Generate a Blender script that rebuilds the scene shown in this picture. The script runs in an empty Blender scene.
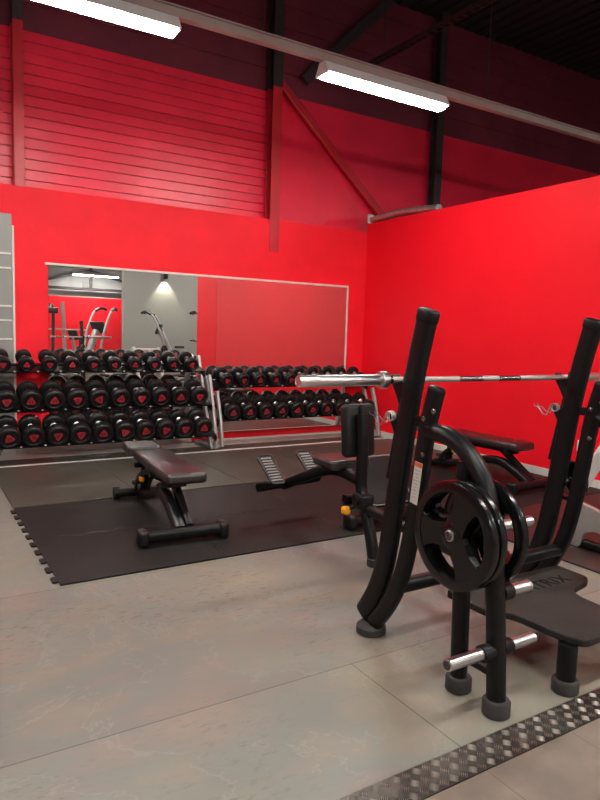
import bpy, bmesh, math, random
from mathutils import Vector, Matrix
random.seed(7)
PI = math.pi
C = bpy.context.scene.collection

# ------------------------------------------------------------------ camera
cam_data = bpy.data.cameras.new('camera')
cam = bpy.data.objects.new('camera', cam_data)
C.objects.link(cam)
cam_data.sensor_fit = 'VERTICAL'
cam_data.sensor_height = 24.0
cam_data.lens = 648.0 / 800.0 * 24.0
cam_data.clip_start = 0.05
cam_data.clip_end = 200
cam.matrix_world = Matrix(((0.8518, 0.0281, -0.5231, 0.0),
                           (-0.5224, 0.1022, -0.8466, 0.0),
                           (0.0294, 0.9944, 0.1019, 1.5),
                           (0, 0, 0, 1)))
# orthonormalise the rotation
_q = cam.matrix_world.to_quaternion().normalized()
cam.matrix_world = Matrix.Translation((0, 0, 1.5)) @ _q.to_matrix().to_4x4()
bpy.context.scene.camera = cam

# ------------------------------------------------------------------ world, exposure
world = bpy.data.worlds.new('world')
bpy.context.scene.world = world
world.use_nodes = True
world.node_tree.nodes['Background'].inputs[0].default_value = (0.02, 0.02, 0.024, 1)
world.node_tree.nodes['Background'].inputs[1].default_value = 0.5
vs = bpy.context.scene.view_settings
vs.view_transform = 'Standard'
vs.look = 'None'
vs.gamma = 1.0
vs.use_curve_mapping = False
vs.exposure = 0.62
TUBE_E = 62.0          # radiance of the lit diffusers
FAR_E = 90.0           # brighter lamps behind the viewer, most of them unseen and added

# ------------------------------------------------------------------ materials
def mat(name, col, rough=0.5, metal=0.0, spec=0.5, noise=0.0, nscale=8.0, bump=0.0, bscale=60.0, coat=0.0, emit=None, col2=None):
    m = bpy.data.materials.new(name)
    m.use_nodes = True
    nt = m.node_tree
    b = nt.nodes['Principled BSDF']
    b.inputs['Base Color'].default_value = (*col, 1)
    b.inputs['Roughness'].default_value = rough
    b.inputs['Metallic'].default_value = metal
    b.inputs['Specular IOR Level'].default_value = spec
    b.inputs['Coat Weight'].default_value = coat
    if emit:
        b.inputs['Emission Color'].default_value = (*emit[0], 1)
        b.inputs['Emission Strength'].default_value = emit[1]
    tc = nt.nodes.new('ShaderNodeTexCoord')
    if noise > 0:
        n = nt.nodes.new('ShaderNodeTexNoise')
        n.inputs['Scale'].default_value = nscale
        n.inputs['Detail'].default_value = 6
        n.inputs['Roughness'].default_value = 0.6
        nt.links.new(tc.outputs['Object'], n.inputs['Vector'])
        r = nt.nodes.new('ShaderNodeValToRGB')
        c2 = col2 if col2 else tuple(min(1, c * (1 + noise)) for c in col)
        c1 = col if col2 else tuple(c * (1 - noise) for c in col)
        r.color_ramp.elements[0].position = 0.3
        r.color_ramp.elements[1].position = 0.7
        r.color_ramp.elements[0].color = (*c1, 1)
        r.color_ramp.elements[1].color = (*c2, 1)
        nt.links.new(n.outputs['Fac'], r.inputs['Fac'])
        nt.links.new(r.outputs['Color'], b.inputs['Base Color'])
    if bump > 0:
        n2 = nt.nodes.new('ShaderNodeTexNoise')
        n2.inputs['Scale'].default_value = bscale
        n2.inputs['Detail'].default_value = 4
        nt.links.new(tc.outputs['Object'], n2.inputs['Vector'])
        bp = nt.nodes.new('ShaderNodeBump')
        bp.inputs['Strength'].default_value = bump
        bp.inputs['Distance'].default_value = 0.01
        nt.links.new(n2.outputs['Fac'], bp.inputs['Height'])
        nt.links.new(bp.outputs['Normal'], b.inputs['Normal'])
    return m

RED = (0.94, 0.006, 0.018)
M = {}
M['red'] = mat('red_paint', RED, 0.62, spec=0.22, noise=0.04, nscale=1.5, bump=0.03, bscale=30)
M['red_plaster'] = mat('red_plaster', (0.93, 0.012, 0.027), 0.62, spec=0.30, noise=0.06, nscale=2.5, bump=0.18, bscale=9)
M['red_siding'] = mat('red_siding', (0.86, 0.022, 0.065), 0.34, noise=0.12, nscale=1.2, bump=0.12, bscale=5)
M['shaded_sheet'] = mat('hood_shaded_wall_sheet', (0.17, 0.020, 0.040), 0.6, noise=0.2, nscale=1.5)  # shade above the lamp hoods put into the wall colour
M['red_steel'] = mat('red_steel', (0.55, 0.016, 0.028), 0.4, noise=0.06, nscale=3)
M['ceiling'] = mat('dark_ceiling', (0.022, 0.021, 0.026), 0.8, noise=0.15, nscale=2)
M['dark_steel'] = mat('dark_steel', (0.045, 0.030, 0.035), 0.5, noise=0.1, nscale=3)
M['grey_wall'] = mat('grey_wall_paint', (0.30, 0.30, 0.275), 0.7, noise=0.04, nscale=1)
M['pale_wall'] = mat('pale_cladding', (0.42, 0.43, 0.42), 0.7, noise=0.05, nscale=1)
M['white_trim'] = mat('white_trim', (0.72, 0.69, 0.64), 0.45, noise=0.06, nscale=6)
M['grey_panel'] = mat('grey_panel_paint', (0.27, 0.28, 0.26), 0.35, noise=0.05, nscale=2)
M['silver'] = mat('silver_paint', (0.46, 0.45, 0.44), 0.38, metal=0.55, noise=0.05, nscale=8)
M['chrome'] = mat('chrome', (0.62, 0.61, 0.61), 0.30, metal=1.0, noise=0.05, nscale=20)
M['chrome_knurl'] = mat('knurled_steel', (0.55, 0.50, 0.48), 0.42, metal=1.0, noise=0.2, nscale=200, bump=0.4, bscale=600)
M['chrome_dark'] = mat('smooth_steel', (0.30, 0.28, 0.28), 0.25, metal=1.0, noise=0.05, nscale=40)
M['black_metal'] = mat('black_powder_coat', (0.0060, 0.0060, 0.0066), 0.36, spec=0.26, noise=0.15, nscale=12, bump=0.04, bscale=300)
M['black_satin'] = mat('black_satin_plastic', (0.0055, 0.0055, 0.006), 0.45, spec=0.28, noise=0.2, nscale=10)
M['rubber'] = mat('black_rubber', (0.0085, 0.0083, 0.0085), 0.38, spec=0.34, noise=0.2, nscale=14, bump=0.05, bscale=120)
M['rubber_gloss'] = mat('glossy_black_rubber', (0.0045, 0.0045, 0.005), 0.22, spec=0.4, noise=0.2, nscale=10)
M['rubber_foot'] = mat('worn_rubber_foot', (0.030, 0.028, 0.026), 0.75, noise=0.25, nscale=20, bump=0.1, bscale=80)
M['vinyl'] = mat('black_vinyl', (0.018, 0.013, 0.013), 0.34, spec=0.9, noise=0.15, nscale=6, bump=0.06, bscale=220)
M['vinyl_matt'] = mat('matt_black_vinyl', (0.009, 0.0082, 0.0085), 0.5, spec=0.3, noise=0.15, nscale=6, bump=0.06, bscale=220)
M['piping'] = mat('grey_piping', (0.30, 0.30, 0.30), 0.4, noise=0.05, nscale=20)
M['badge'] = mat('red_badge', (0.36, 0.018, 0.030), 0.45, noise=0.1, nscale=60)
M['badge_dark'] = mat('dark_badge_mark', (0.10, 0.008, 0.012), 0.5, noise=0.1, nscale=60)
M['orange'] = mat('orange_plastic', (0.85, 0.34, 0.01), 0.4, noise=0.05, nscale=20)
M['red_print'] = mat('red_print', (0.45, 0.02, 0.02), 0.45, noise=0.05, nscale=30)
M['label_white'] = mat('white_label_paper', (0.62, 0.58, 0.52), 0.55, noise=0.05, nscale=20)
M['label_orange'] = mat('orange_label_paper', (0.75, 0.13, 0.03), 0.55, noise=0.05, nscale=20)
M['label_ink'] = mat('grey_label_ink', (0.30, 0.27, 0.25), 0.6, noise=0.05, nscale=20)
M['white_frame'] = mat('white_powder_coat', (0.88, 0.87, 0.86), 0.35, noise=0.03, nscale=6)
M['foil'] = mat('silver_foil', (0.50, 0.50, 0.48), 0.36, metal=0.75, noise=0.2, nscale=12, bump=0.6, bscale=18)
M['tab'] = mat('pale_plastic_tab', (0.55, 0.54, 0.52), 0.4, noise=0.05, nscale=20)
M['trunking'] = mat('trunking_paint', (0.40, 0.33, 0.31), 0.45, noise=0.05, nscale=5)
M['tube_light'] = mat('lit_tube', (0.9, 0.9, 0.9), 0.4, emit=((1.0, 0.96, 0.90), TUBE_E))
M['tube_light_far'] = mat('lit_tube_far', (0.9, 0.9, 0.9), 0.4, emit=((1.0, 0.96, 0.90), FAR_E))
M['spot_light'] = mat('lit_spot', (0.9, 0.9, 0.9), 0.4, emit=((1.0, 0.93, 0.75), 8.0))
M['screen'] = mat('dark_screen_glass', (0.02, 0.02, 0.025), 0.1, noise=0.1, nscale=8)
M['platform'] = mat('grained_black_platform', (0.027, 0.023, 0.020), 0.6, spec=0.25, noise=0.3, nscale=5, bump=0.25, bscale=160)
M['embossed'] = mat('embossed_lettering', (0.005, 0.0045, 0.0045), 0.7, spec=0.1, noise=0.1, nscale=30)

def mirror_mat(name, haze):
    m = bpy.data.materials.new(name); m.use_nodes = True
    nt = m.node_tree
    b = nt.nodes['Principled BSDF']
    b.inputs['Base Color'].default_value = (0.80, 0.80, 0.79, 1)
    b.inputs['Metallic'].default_value = 1.0
    b.inputs['Roughness'].default_value = 0.0
    d = nt.nodes.new('ShaderNodeBsdfDiffuse')
    n = nt.nodes.new('ShaderNodeTexNoise'); n.inputs['Scale'].default_value = 1.3; n.inputs['Detail'].default_value = 5
    tc = nt.nodes.new('ShaderNodeTexCoord')
    nt.links.new(tc.outputs['Object'], n.inputs['Vector'])
    r = nt.nodes.new('ShaderNodeMapRange')
    r.inputs['To Min'].default_value = haze * 0.6; r.inputs['To Max'].default_value = haze * 1.4
    nt.links.new(n.outputs['Fac'], r.inputs['Value'])
    d.inputs['Color'].default_value = (0.62, 0.58, 0.56, 1)
    mx = nt.nodes.new('ShaderNodeMixShader')
    nt.links.new(r.outputs['Result'], mx.inputs['Fac'])
    nt.links.new(b.outputs['BSDF'], mx.inputs[1]); nt.links.new(d.outputs['BSDF'], mx.inputs[2])
    nt.links.new(mx.outputs['Shader'], nt.nodes['Material Output'].inputs['Surface'])
    return m
M['mirror'] = mirror_mat('clean_mirror', 0.03)
M['mirror_dusty'] = mirror_mat('dusty_mirror', 0.07)

def floor_mat():
    m = bpy.data.materials.new('grey_sheet_floor'); m.use_nodes = True
    nt = m.node_tree; N = nt.nodes; L = nt.links
    b = N['Principled BSDF']
    tc = N.new('ShaderNodeTexCoord')
    mp = N.new('ShaderNodeMapping')
    mp.inputs['Location'].default_value = (-1.72, -2.27 + 3.0, 0)
    L.new(tc.outputs['Object'], mp.inputs['Vector'])
    br = N.new('ShaderNodeTexBrick')
    br.offset = 0.5; br.squash = 1.0
    br.inputs['Scale'].default_value = 1.0
    br.inputs['Brick Width'].default_value = 5.0
    br.inputs['Row Height'].default_value = 1.50
    br.inputs['Mortar Size'].default_value = 0.0035
    br.inputs['Mortar Smooth'].default_value = 0.3
    br.inputs['Color1'].default_value = (0.238, 0.220, 0.196, 1)
    br.inputs['Color2'].default_value = (0.196, 0.180, 0.172, 1)
    br.inputs['Mortar'].default_value = (0.10, 0.09, 0.085, 1)
    L.new(mp.outputs['Vector'], br.inputs['Vector'])
    n1 = N.new('ShaderNodeTexNoise'); n1.inputs['Scale'].default_value = 0.9; n1.inputs['Detail'].default_value = 5
    L.new(tc.outputs['Object'], n1.inputs['Vector'])
    r1 = N.new('ShaderNodeValToRGB')
    r1.color_ramp.elements[0].position = 0.35; r1.color_ramp.elements[0].color = (0.84, 0.87, 0.86, 1)
    r1.color_ramp.elements[1].position = 0.68; r1.color_ramp.elements[1].color = (1.18, 1.10, 0.97, 1)
    L.new(n1.outputs['Fac'], r1.inputs['Fac'])
    mu = N.new('ShaderNodeMix'); mu.data_type = 'RGBA'; mu.blend_type = 'MULTIPLY'; mu.inputs['Factor'].default_value = 1.0
    L.new(br.outputs['Color'], mu.inputs['A']); L.new(r1.outputs['Color'], mu.inputs['B'])
    n5 = N.new('ShaderNodeTexNoise'); n5.inputs['Scale'].default_value = 1.7; n5.inputs['Detail'].default_value = 4; n5.inputs['Roughness'].default_value = 0.6
    mp5 = N.new('ShaderNodeMapping'); mp5.inputs['Location'].default_value = (7.1, 4.4, 0); mp5.inputs['Scale'].default_value = (0.8, 1.6, 1)
    L.new(tc.outputs['Object'], mp5.inputs['Vector']); L.new(mp5.outputs['Vector'], n5.inputs['Vector'])
    r5 = N.new('ShaderNodeValToRGB')
    q = r5.color_ramp.elements
    q[0].position = 0.33; q[0].color = (1.10, 0.95, 0.93, 1)
    q[1].position = 0.68; q[1].color = (1.10, 1.05, 0.90, 1)
    for ps, cl in ((0.43, (0.95, 0.93, 0.95, 1)), (0.50, (0.90, 0.97, 0.97, 1)), (0.58, (1.02, 0.97, 0.92, 1))):
        w_ = q.new(ps); w_.color = cl
    L.new(n5.outputs['Fac'], r5.inputs['Fac'])
    mu5 = N.new('ShaderNodeMix'); mu5.data_type = 'RGBA'; mu5.blend_type = 'MULTIPLY'; mu5.inputs['Factor'].default_value = 1.0
    L.new(mu.outputs['Result'], mu5.inputs['A']); L.new(r5.outputs['Color'], mu5.inputs['B'])
    mu = mu5
    # small dark scuffs, stretched along the sheets
    mp2 = N.new('ShaderNodeMapping'); mp2.inputs['Scale'].default_value = (9, 24, 1); mp2.inputs['Rotation'].default_value = (0, 0, 0.35)
    L.new(tc.outputs['Object'], mp2.inputs['Vector'])
    n2 = N.new('ShaderNodeTexNoise'); n2.inputs['Scale'].default_value = 1.6; n2.inputs['Detail'].default_value = 5; n2.inputs['Roughness'].default_value = 0.7
    L.new(mp2.outputs['Vector'], n2.inputs['Vector'])
    r2 = N.new('ShaderNodeValToRGB')
    r2.color_ramp.elements[0].position = 0.54; r2.color_ramp.elements[0].color = (0, 0, 0, 1)
    r2.color_ramp.elements[1].position = 0.64; r2.color_ramp.elements[1].color = (1.0, 1.0, 1.0, 1)
    L.new(n2.outputs['Fac'], r2.inputs['Fac'])
    n4 = N.new('ShaderNodeTexNoise'); n4.inputs['Scale'].default_value = 1.1; n4.inputs['Detail'].default_value = 3
    mp4 = N.new('ShaderNodeMapping'); mp4.inputs['Location'].default_value = (3.3, 1.7, 0)
    L.new(tc.outputs['Object'], mp4.inputs['Vector']); L.new(mp4.outputs['Vector'], n4.inputs['Vector'])
    r4 = N.new('ShaderNodeMapRange'); r4.inputs['From Min'].default_value = 0.45; r4.inputs['From Max'].default_value = 0.68; r4.inputs['To Max'].default_value = 0.9
    L.new(n4.outputs['Fac'], r4.inputs['Value'])
    mm = N.new('ShaderNodeMath'); mm.operation = 'MULTIPLY'
    L.new(r2.outputs['Color'], mm.inputs[0]); L.new(r4.outputs['Result'], mm.inputs[1])
    m2 = N.new('ShaderNodeMix'); m2.data_type = 'RGBA'; m2.blend_type = 'MIX'
    L.new(mm.outputs['Value'], m2.inputs['Factor'])
    L.new(mu.outputs['Result'], m2.inputs['A']); m2.inputs['B'].default_value = (0.11, 0.095, 0.085, 1)
    # pale scratches
    n3 = N.new('ShaderNodeTexNoise'); n3.inputs['Scale'].default_value = 1.4; n3.inputs['Detail'].default_value = 7; n3.inputs['Roughness'].default_value = 0.62; n3.inputs['Distortion'].default_value = 0.6
    L.new(tc.outputs['Object'], n3.inputs['Vector'])
    r3 = N.new('ShaderNodeValToRGB')
    e = r3.color_ramp.elements
    e[0].position = 0.492; e[0].color = (0, 0, 0, 1); e[1].position = 0.508; e[1].color = (0, 0, 0, 1)
    k = e.new(0.5); k.color = (0.20, 0.20, 0.20, 1)
    L.new(n3.outputs['Fac'], r3.inputs['Fac'])
    m3 = N.new('ShaderNodeMix'); m3.data_type = 'RGBA'; m3.blend_type = 'MIX'
    L.new(r3.outputs['Color'], m3.inputs['Factor'])
    L.new(m2.outputs['Result'], m3.inputs['A']); m3.inputs['B'].default_value = (0.38, 0.36, 0.33, 1)
    L.new(m3.outputs['Result'], b.inputs['Base Color'])
    rr = N.new('ShaderNodeMapRange'); rr.inputs['To Min'].default_value = 0.36; rr.inputs['To Max'].default_value = 0.58
    L.new(n1.outputs['Fac'], rr.inputs['Value']); L.new(rr.outputs['Result'], b.inputs['Roughness'])
    b.inputs['Specular IOR Level'].default_value = 0.45
    return m
M['floor'] = floor_mat()

def tile_mat():
    m = bpy.data.materials.new('beige_plank_floor'); m.use_nodes = True
    nt = m.node_tree; N = nt.nodes; L = nt.links
    b = N['Principled BSDF']
    tc = N.new('ShaderNodeTexCoord')
    mp = N.new('ShaderNodeMapping'); mp.inputs['Rotation'].default_value = (0, 0, PI / 2); mp.inputs['Location'].default_value = (0.1, 0.14, 0)
    L.new(tc.outputs['Object'], mp.inputs['Vector'])
    br = N.new('ShaderNodeTexBrick'); br.inputs['Scale'].default_value = 1.0
    br.inputs['Brick Width'].default_value = 1.4; br.inputs['Row Height'].default_value = 0.46
    br.inputs['Mortar Size'].default_value = 0.0025
    br.inputs['Color1'].default_value = (0.245, 0.195, 0.160, 1); br.inputs['Color2'].default_value = (0.215, 0.172, 0.142, 1)
    br.inputs['Mortar'].default_value = (0.15, 0.11, 0.09, 1)
    L.new(mp.outputs['Vector'], br.inputs['Vector'])
    n1 = N.new('ShaderNodeTexNoise'); n1.inputs['Scale'].default_value = 4; n1.inputs['Detail'].default_value = 5
    L.new(tc.outputs['Object'], n1.inputs['Vector'])
    r1 = N.new('ShaderNodeValToRGB')
    r1.color_ramp.elements[0].position = 0.35; r1.color_ramp.elements[0].color = (0.70, 0.70, 0.70, 1)
    r1.color_ramp.elements[1].position = 0.65; r1.color_ramp.elements[1].color = (1.08, 1.08, 1.08, 1)
    L.new(n1.outputs['Fac'], r1.inputs['Fac'])
    mu = N.new('ShaderNodeMix'); mu.data_type = 'RGBA'; mu.blend_type = 'MULTIPLY'; mu.inputs['Factor'].default_value = 1.0
    L.new(br.outputs['Color'], mu.inputs['A']); L.new(r1.outputs['Color'], mu.inputs['B'])
    L.new(mu.outputs['Result'], b.inputs['Base Color'])
    b.inputs['Roughness'].default_value = 0.5
    return m
M['tile'] = tile_mat()
M['mat_upper'] = mat('grey_black_rubber_sheet', (0.058, 0.053, 0.042), 0.42, spec=0.5, noise=0.2, nscale=2.0, bump=0.08, bscale=90)
M['mat_puzzle'] = mat('black_puzzle_rubber', (0.0105, 0.0100, 0.0092), 0.55, spec=0.22, noise=0.25, nscale=2.5, bump=0.08, bscale=120)
M['mat_wall_tint'] = mat('wall_tinted_black_rubber', (0.026, 0.018, 0.014), 0.45, spec=0.42, noise=0.35, nscale=1.8, bump=0.08, bscale=120)  # black rubber with the red wall's reflection mixed into its colour
M['tread_base'] = mat('dirty_aluminium', (0.12, 0.108, 0.098), 0.42, metal=0.9, noise=0.3, nscale=14)
M['tread'] = mat('aluminium_tread', (0.62, 0.58, 0.53), 0.36, metal=1.0, noise=0.2, nscale=10)

# ------------------------------------------------------------------ mesh helpers
def NB():
    return bmesh.new()

def obj(name, bm, m, parent=None, smooth=True, bevel=0.0, angle=40):
    bmesh.ops.recalc_face_normals(bm, faces=bm.faces[:])
    me = bpy.data.meshes.new(name)
    bm.to_mesh(me); bm.free()
    if m is not None:
        me.materials.append(m)
    o = bpy.data.objects.new(name, me)
    C.objects.link(o)
    if smooth:
        for p in me.polygons: p.use_smooth = True
        try:
            me.set_sharp_from_angle(angle=math.radians(angle))
        except Exception:
            pass
    if bevel > 0:
        bv = o.modifiers.new('bevel', 'BEVEL'); bv.width = bevel; bv.segments = 2
        bv.limit_method = 'ANGLE'; bv.angle_limit = math.radians(35)
    if parent is not None:
        o.parent = parent
    return o

def box(bm, c, s, rot=None):
    """axis box, centre c, size s, optional 3x3/4x4 rotation"""
    mx = Matrix.Translation(Vector(c))
    if rot is not None: mx = mx @ rot.to_4x4()
    mx = mx @ Matrix.Diagonal((s[0], s[1], s[2], 1))
    bmesh.ops.create_cube(bm, size=1.0, matrix=mx)

def rounded_box(bm, c, s, r, rot=None, seg=3):
    t = bmesh.new()
    bmesh.ops.create_cube(t, size=1.0, matrix=Matrix.Diagonal((s[0], s[1], s[2], 1)))
    bmesh.ops.bevel(t, geom=t.edges[:] , offset=r, segments=seg, profile=0.5, affect='EDGES', clamp_overlap=True)
    mx = Matrix.Translation(Vector(c))
    if rot is not None: mx = mx @ rot.to_4x4()
    t.transform(mx)
    me = bpy.data.meshes.new('tmp'); t.to_mesh(me); t.free()
    bm.from_mesh(me); bpy.data.meshes.remove(me)

def spline(pts, n=8):
    pts = [Vector(p) for p in pts]
    out = []
    for i in range(len(pts) - 1):
        p0 = pts[max(i - 1, 0)]; p1 = pts[i]; p2 = pts[i + 1]; p3 = pts[min(i + 2, len(pts) - 1)]
        for k in range(n):
            t = k / n
            out.append(0.5 * ((2 * p1) + (-p0 + p2) * t + (2 * p0 - 5 * p1 + 4 * p2 - p3) * t * t + (-p0 + 3 * p1 - 3 * p2 + p3) * t ** 3))
    out.append(pts[-1])
    return out

def sweep(bm, pts, a, b=None, side=None, seg=16, power=2.0, round_end=0.0):
    """sweep a (super)ellipse of half-axes a (along side) and b along pts"""
    if b is None: b = a
    pts = [Vector(p) for p in pts]
    rings = []
    n = len(pts)
    prev = None
    def ring(p, t, s, u, k=1.0):
        r = []
        for j in range(seg):
            an = 2 * PI * (j + 0.5) / seg
            ca, sa = math.cos(an), math.sin(an)
            x = math.copysign(abs(ca) ** (2 / power), ca) * a * k
            y = math.copysign(abs(sa) ** (2 / power), sa) * b * k
            r.append(bm.verts.new(p + s * x + u * y))
        return r
    frames = []
    for i in range(n):
        t = (pts[min(i + 1, n - 1)] - pts[max(i - 1, 0)]).normalized()
        if side is not None:
            s = Vector(side); s = (s - t * s.dot(t)).normalized()
        elif prev is None:
            ref = Vector((0, 0, 1)) if abs(t.z) < 0.9 else Vector((1, 0, 0))
            s = t.cross(ref).normalized()
        else:
            s = (prev - t * prev.dot(t)).normalized()
        prev = s
        frames.append((pts[i], t, s, t.cross(s).normalized()))
    if round_end > 0:
        p, t, s, u = frames[0]
        rings.append(ring(p, t, s, u, 0.72)); 
        rings.append(ring(p + t * round_end * 0.35, t, s, u, 0.92))
        frames[0] = (p + t * round_end, t, s, u)
        p, t, s, u = frames[-1]
        tail = [ring(p - t * round_end * 0.35, t, s, u, 0.92), ring(p, t, s, u, 0.72)]
        frames[-1] = (p - t * round_end, t, s, u)
    else:
        tail = []
    # tail rings were created early but order in list is what matters
    for fr in frames: rings.append(ring(*fr))
    rings += tail
    for i in range(len(rings) - 1):
        for j in range(seg):
            bm.faces.new((rings[i][j], rings[i][(j + 1) % seg], rings[i + 1][(j + 1) % seg], rings[i + 1][j]))
    bm.faces.new(rings[0][::-1]); bm.faces.new(rings[-1])

def cyl(bm, p0, p1, r, seg=20, bev=0.0):
    sweep(bm, [p0, p1], r, r, seg=seg, round_end=0.0) if bev == 0 else lathe_between(bm, p0, p1, [(0, r - bev), (bev, r), (1 - 0, None)], r, bev, seg)

def lathe_between(bm, p0, p1, _unused, r, bev, seg):
    p0 = Vector(p0); p1 = Vector(p1); L = (p1 - p0).length
    lathe(bm, [(0, r - bev), (bev * 0.3, r - bev * 0.3), (bev, r), (L - bev, r), (L - bev * 0.3, r - bev * 0.3), (L, r - bev)], p0, p1 - p0, seg)

def lathe(bm, prof, origin, axis, seg=28, cap=True):
    """prof: list of (distance along axis, radius)"""
    axis = Vector(axis).normalized(); o = Vector(origin)
    ref = Vector((0, 0, 1)) if abs(axis.z) < 0.9 else Vector((1, 0, 0))
    s = axis.cross(ref).normalized(); u = axis.cross(s).normalized()
    rings = []
    for d, r in prof:
        if r < 1e-5:
            rings.append([bm.verts.new(o + axis * d)]); continue
        rings.append([bm.verts.new(o + axis * d + (s * math.cos(2 * PI * j / seg) + u * math.sin(2 * PI * j / seg)) * r) for j in range(seg)])
    for i in range(len(rings) - 1):
        A, B = rings[i], rings[i + 1]
        for j in range(seg):
            k = (j + 1) % seg
            if len(A) == 1 and len(B) == 1: continue
            if len(A) == 1: bm.faces.new((A[0], B[k], B[j]))
            elif len(B) == 1: bm.faces.new((A[j], A[k], B[0]))
            else: bm.faces.new((A[j], A[k], B[k], B[j]))
    if cap:
        if len(rings[0]) > 1: bm.faces.new(rings[0][::-1])
        if len(rings[-1]) > 1: bm.faces.new(rings[-1])

def prism(bm, poly, z0, z1, mx=None):
    """extrude a 2D polygon (x,y) between z0 and z1"""
    lo = [Vector((x, y, z0)) for x, y in poly]; hi = [Vector((x, y, z1)) for x, y in poly]
    if mx is not None:
        lo = [mx @ v for v in lo]; hi = [mx @ v for v in hi]
    a = [bm.verts.new(v) for v in lo]; b = [bm.verts.new(v) for v in hi]
    n = len(a)
    bm.faces.new(a[::-1]); bm.faces.new(b)
    for i in range(n): bm.faces.new((a[i], a[(i + 1) % n], b[(i + 1) % n], b[i]))

def rounded_poly(pts, r, n=5):
    out = []
    m = len(pts)
    for i in range(m):
        p0 = Vector(pts[i - 1]).to_2d(); p = Vector(pts[i]).to_2d(); p1 = Vector(pts[(i + 1) % m]).to_2d()
        d0 = (p0 - p); d1 = (p1 - p)
        rr = min(r, d0.length * 0.45, d1.length * 0.45)
        a = p + d0.normalized() * rr; b = p + d1.normalized() * rr
        for k in range(n + 1):
            t = k / n
            q = a * (1 - t) ** 2 + p * 2 * t * (1 - t) + b * t * t
            out.append((q.x, q.y))
    return out

def text_mesh(name, s, size, m, mx, parent, depth=0.001, align='CENTER'):
    cu = bpy.data.curves.new(name, 'FONT')
    cu.body = s; cu.size = size; cu.align_x = align; cu.align_y = 'CENTER'; cu.extrude = depth
    t = bpy.data.objects.new(name, cu)
    C.objects.link(t)
    bpy.context.view_layer.update()
    me = bpy.data.meshes.new_from_object(t)
    bpy.data.objects.remove(t)
    me.materials.clear(); me.materials.append(m)
    o = bpy.data.objects.new(name, me); C.objects.link(o)
    o.matrix_world = mx
    if parent is not None:
        o.parent = parent
        o.matrix_basis = mx
    return o

def thing(name, label, cat, loc=(0, 0, 0), rotz=0.0, group=None):
    o = bpy.data.objects.new(name, None); C.objects.link(o)
    o.empty_display_size = 0.1
    o.location = loc; o.rotation_euler = (0, 0, rotz)
    o['label'] = label; o['category'] = cat
    if group: o['group'] = group
    return o

def tag(o, label, cat, group=None):
    o['label'] = label; o['category'] = cat
    if group: o['group'] = group
    return o

def struct(name, bm, m, parent=None, **k):
    o = obj(name, bm, m, parent, **k)
    if parent is None: o['kind'] = 'structure'
    return o

def dup(root, loc=None, label=None, group=None, rot=None):
    r = root.copy(); C.objects.link(r)
    if loc is not None: r.location = loc
    if rot is not None: r.rotation_euler = rot
    if label: r['label'] = label
    if group: r['group'] = group
    for ch in list(root.children):
        c = ch.copy(); C.objects.link(c); c.parent = r
        for g in list(ch.children):
            d = g.copy(); C.objects.link(d); d.parent = c
    return r

ORD = ['first', 'second', 'third', 'fourth', 'fifth', 'sixth', 'seventh', 'eighth', 'ninth', 'tenth', 'eleventh', 'twelfth']

# ------------------------------------------------------------------ dimensions (metres; camera stands at the origin)
YB = 8.05       # face of the back wall
XP = 6.08       # face of the red partition on the right
LEDGE = 3.06    # top of the thick lower part of the back wall
PT = 3.18       # top of the partition
HT = 6.6        # ceiling

# ------------------------------------------------------------------ the setting
bm = NB(); box(bm, (3.5, -3.15, -0.05), (21, 23.3, 0.1)); struct('floor', bm, M['floor'], smooth=False)
bm = NB(); box(bm, (3.5, -6.68, 0.002), (21, 16.24, 0.004)); struct('floor_beige_planks', bm, M['tile'], smooth=False)

# back wall: proud plaster below, recessed boarded siding above
bm = NB()
nx, nz = 60, 16
x0, x1 = -7.0, 14.0
box(bm, ((x0 + x1) / 2, YB + 0.15, LEDGE / 2), (x1 - x0, 0.3, LEDGE))
struct('wall_back', bm, M['red_plaster'], smooth=False)
bm = NB()
z = LEDGE
pitch = 0.118
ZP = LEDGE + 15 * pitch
while z < ZP - 0.01:                                   # boards: each with a shallow groove under it
    box(bm, (-1.27, YB + 0.27, z + pitch / 2), (11.46, 0.10, pitch - 0.007))
    z += pitch
box(bm, (3.5, YB + 0.31, (LEDGE + ZP) / 2), (21, 0.10, ZP - LEDGE)); box(bm, (9.23, YB + 0.27, (LEDGE + ZP) / 2), (9.54, 0.10, ZP - LEDGE))
struct('wall_back_siding', bm, M['red_siding'], smooth=False, bevel=0.003)

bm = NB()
z = ZP + 0.002  # upper wall: darkness above the lamps comes from its painted colour
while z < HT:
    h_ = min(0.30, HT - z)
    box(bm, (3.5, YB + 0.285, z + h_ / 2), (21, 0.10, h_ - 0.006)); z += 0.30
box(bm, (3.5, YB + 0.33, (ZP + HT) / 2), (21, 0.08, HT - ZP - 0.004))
struct('wall_back_upper', bm, M['shaded_sheet'], smooth=False, bevel=0.003)
# partition
bm = NB(); box(bm, (XP + 0.07, (1.42 + YB) / 2 - 0.0, PT / 2), (0.14, YB - 1.42 - 0.004, PT)); struct('wall_right', bm, M['red'], smooth=False)
bm = NB(); box(bm, (XP - 0.008, (1.42 + YB) / 2 - 0.01, 0.045), (0.016, YB - 1.42 - 0.03, 0.09)); struct('baseboard_right', bm, M['white_trim'], smooth=False, bevel=0.003)

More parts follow.
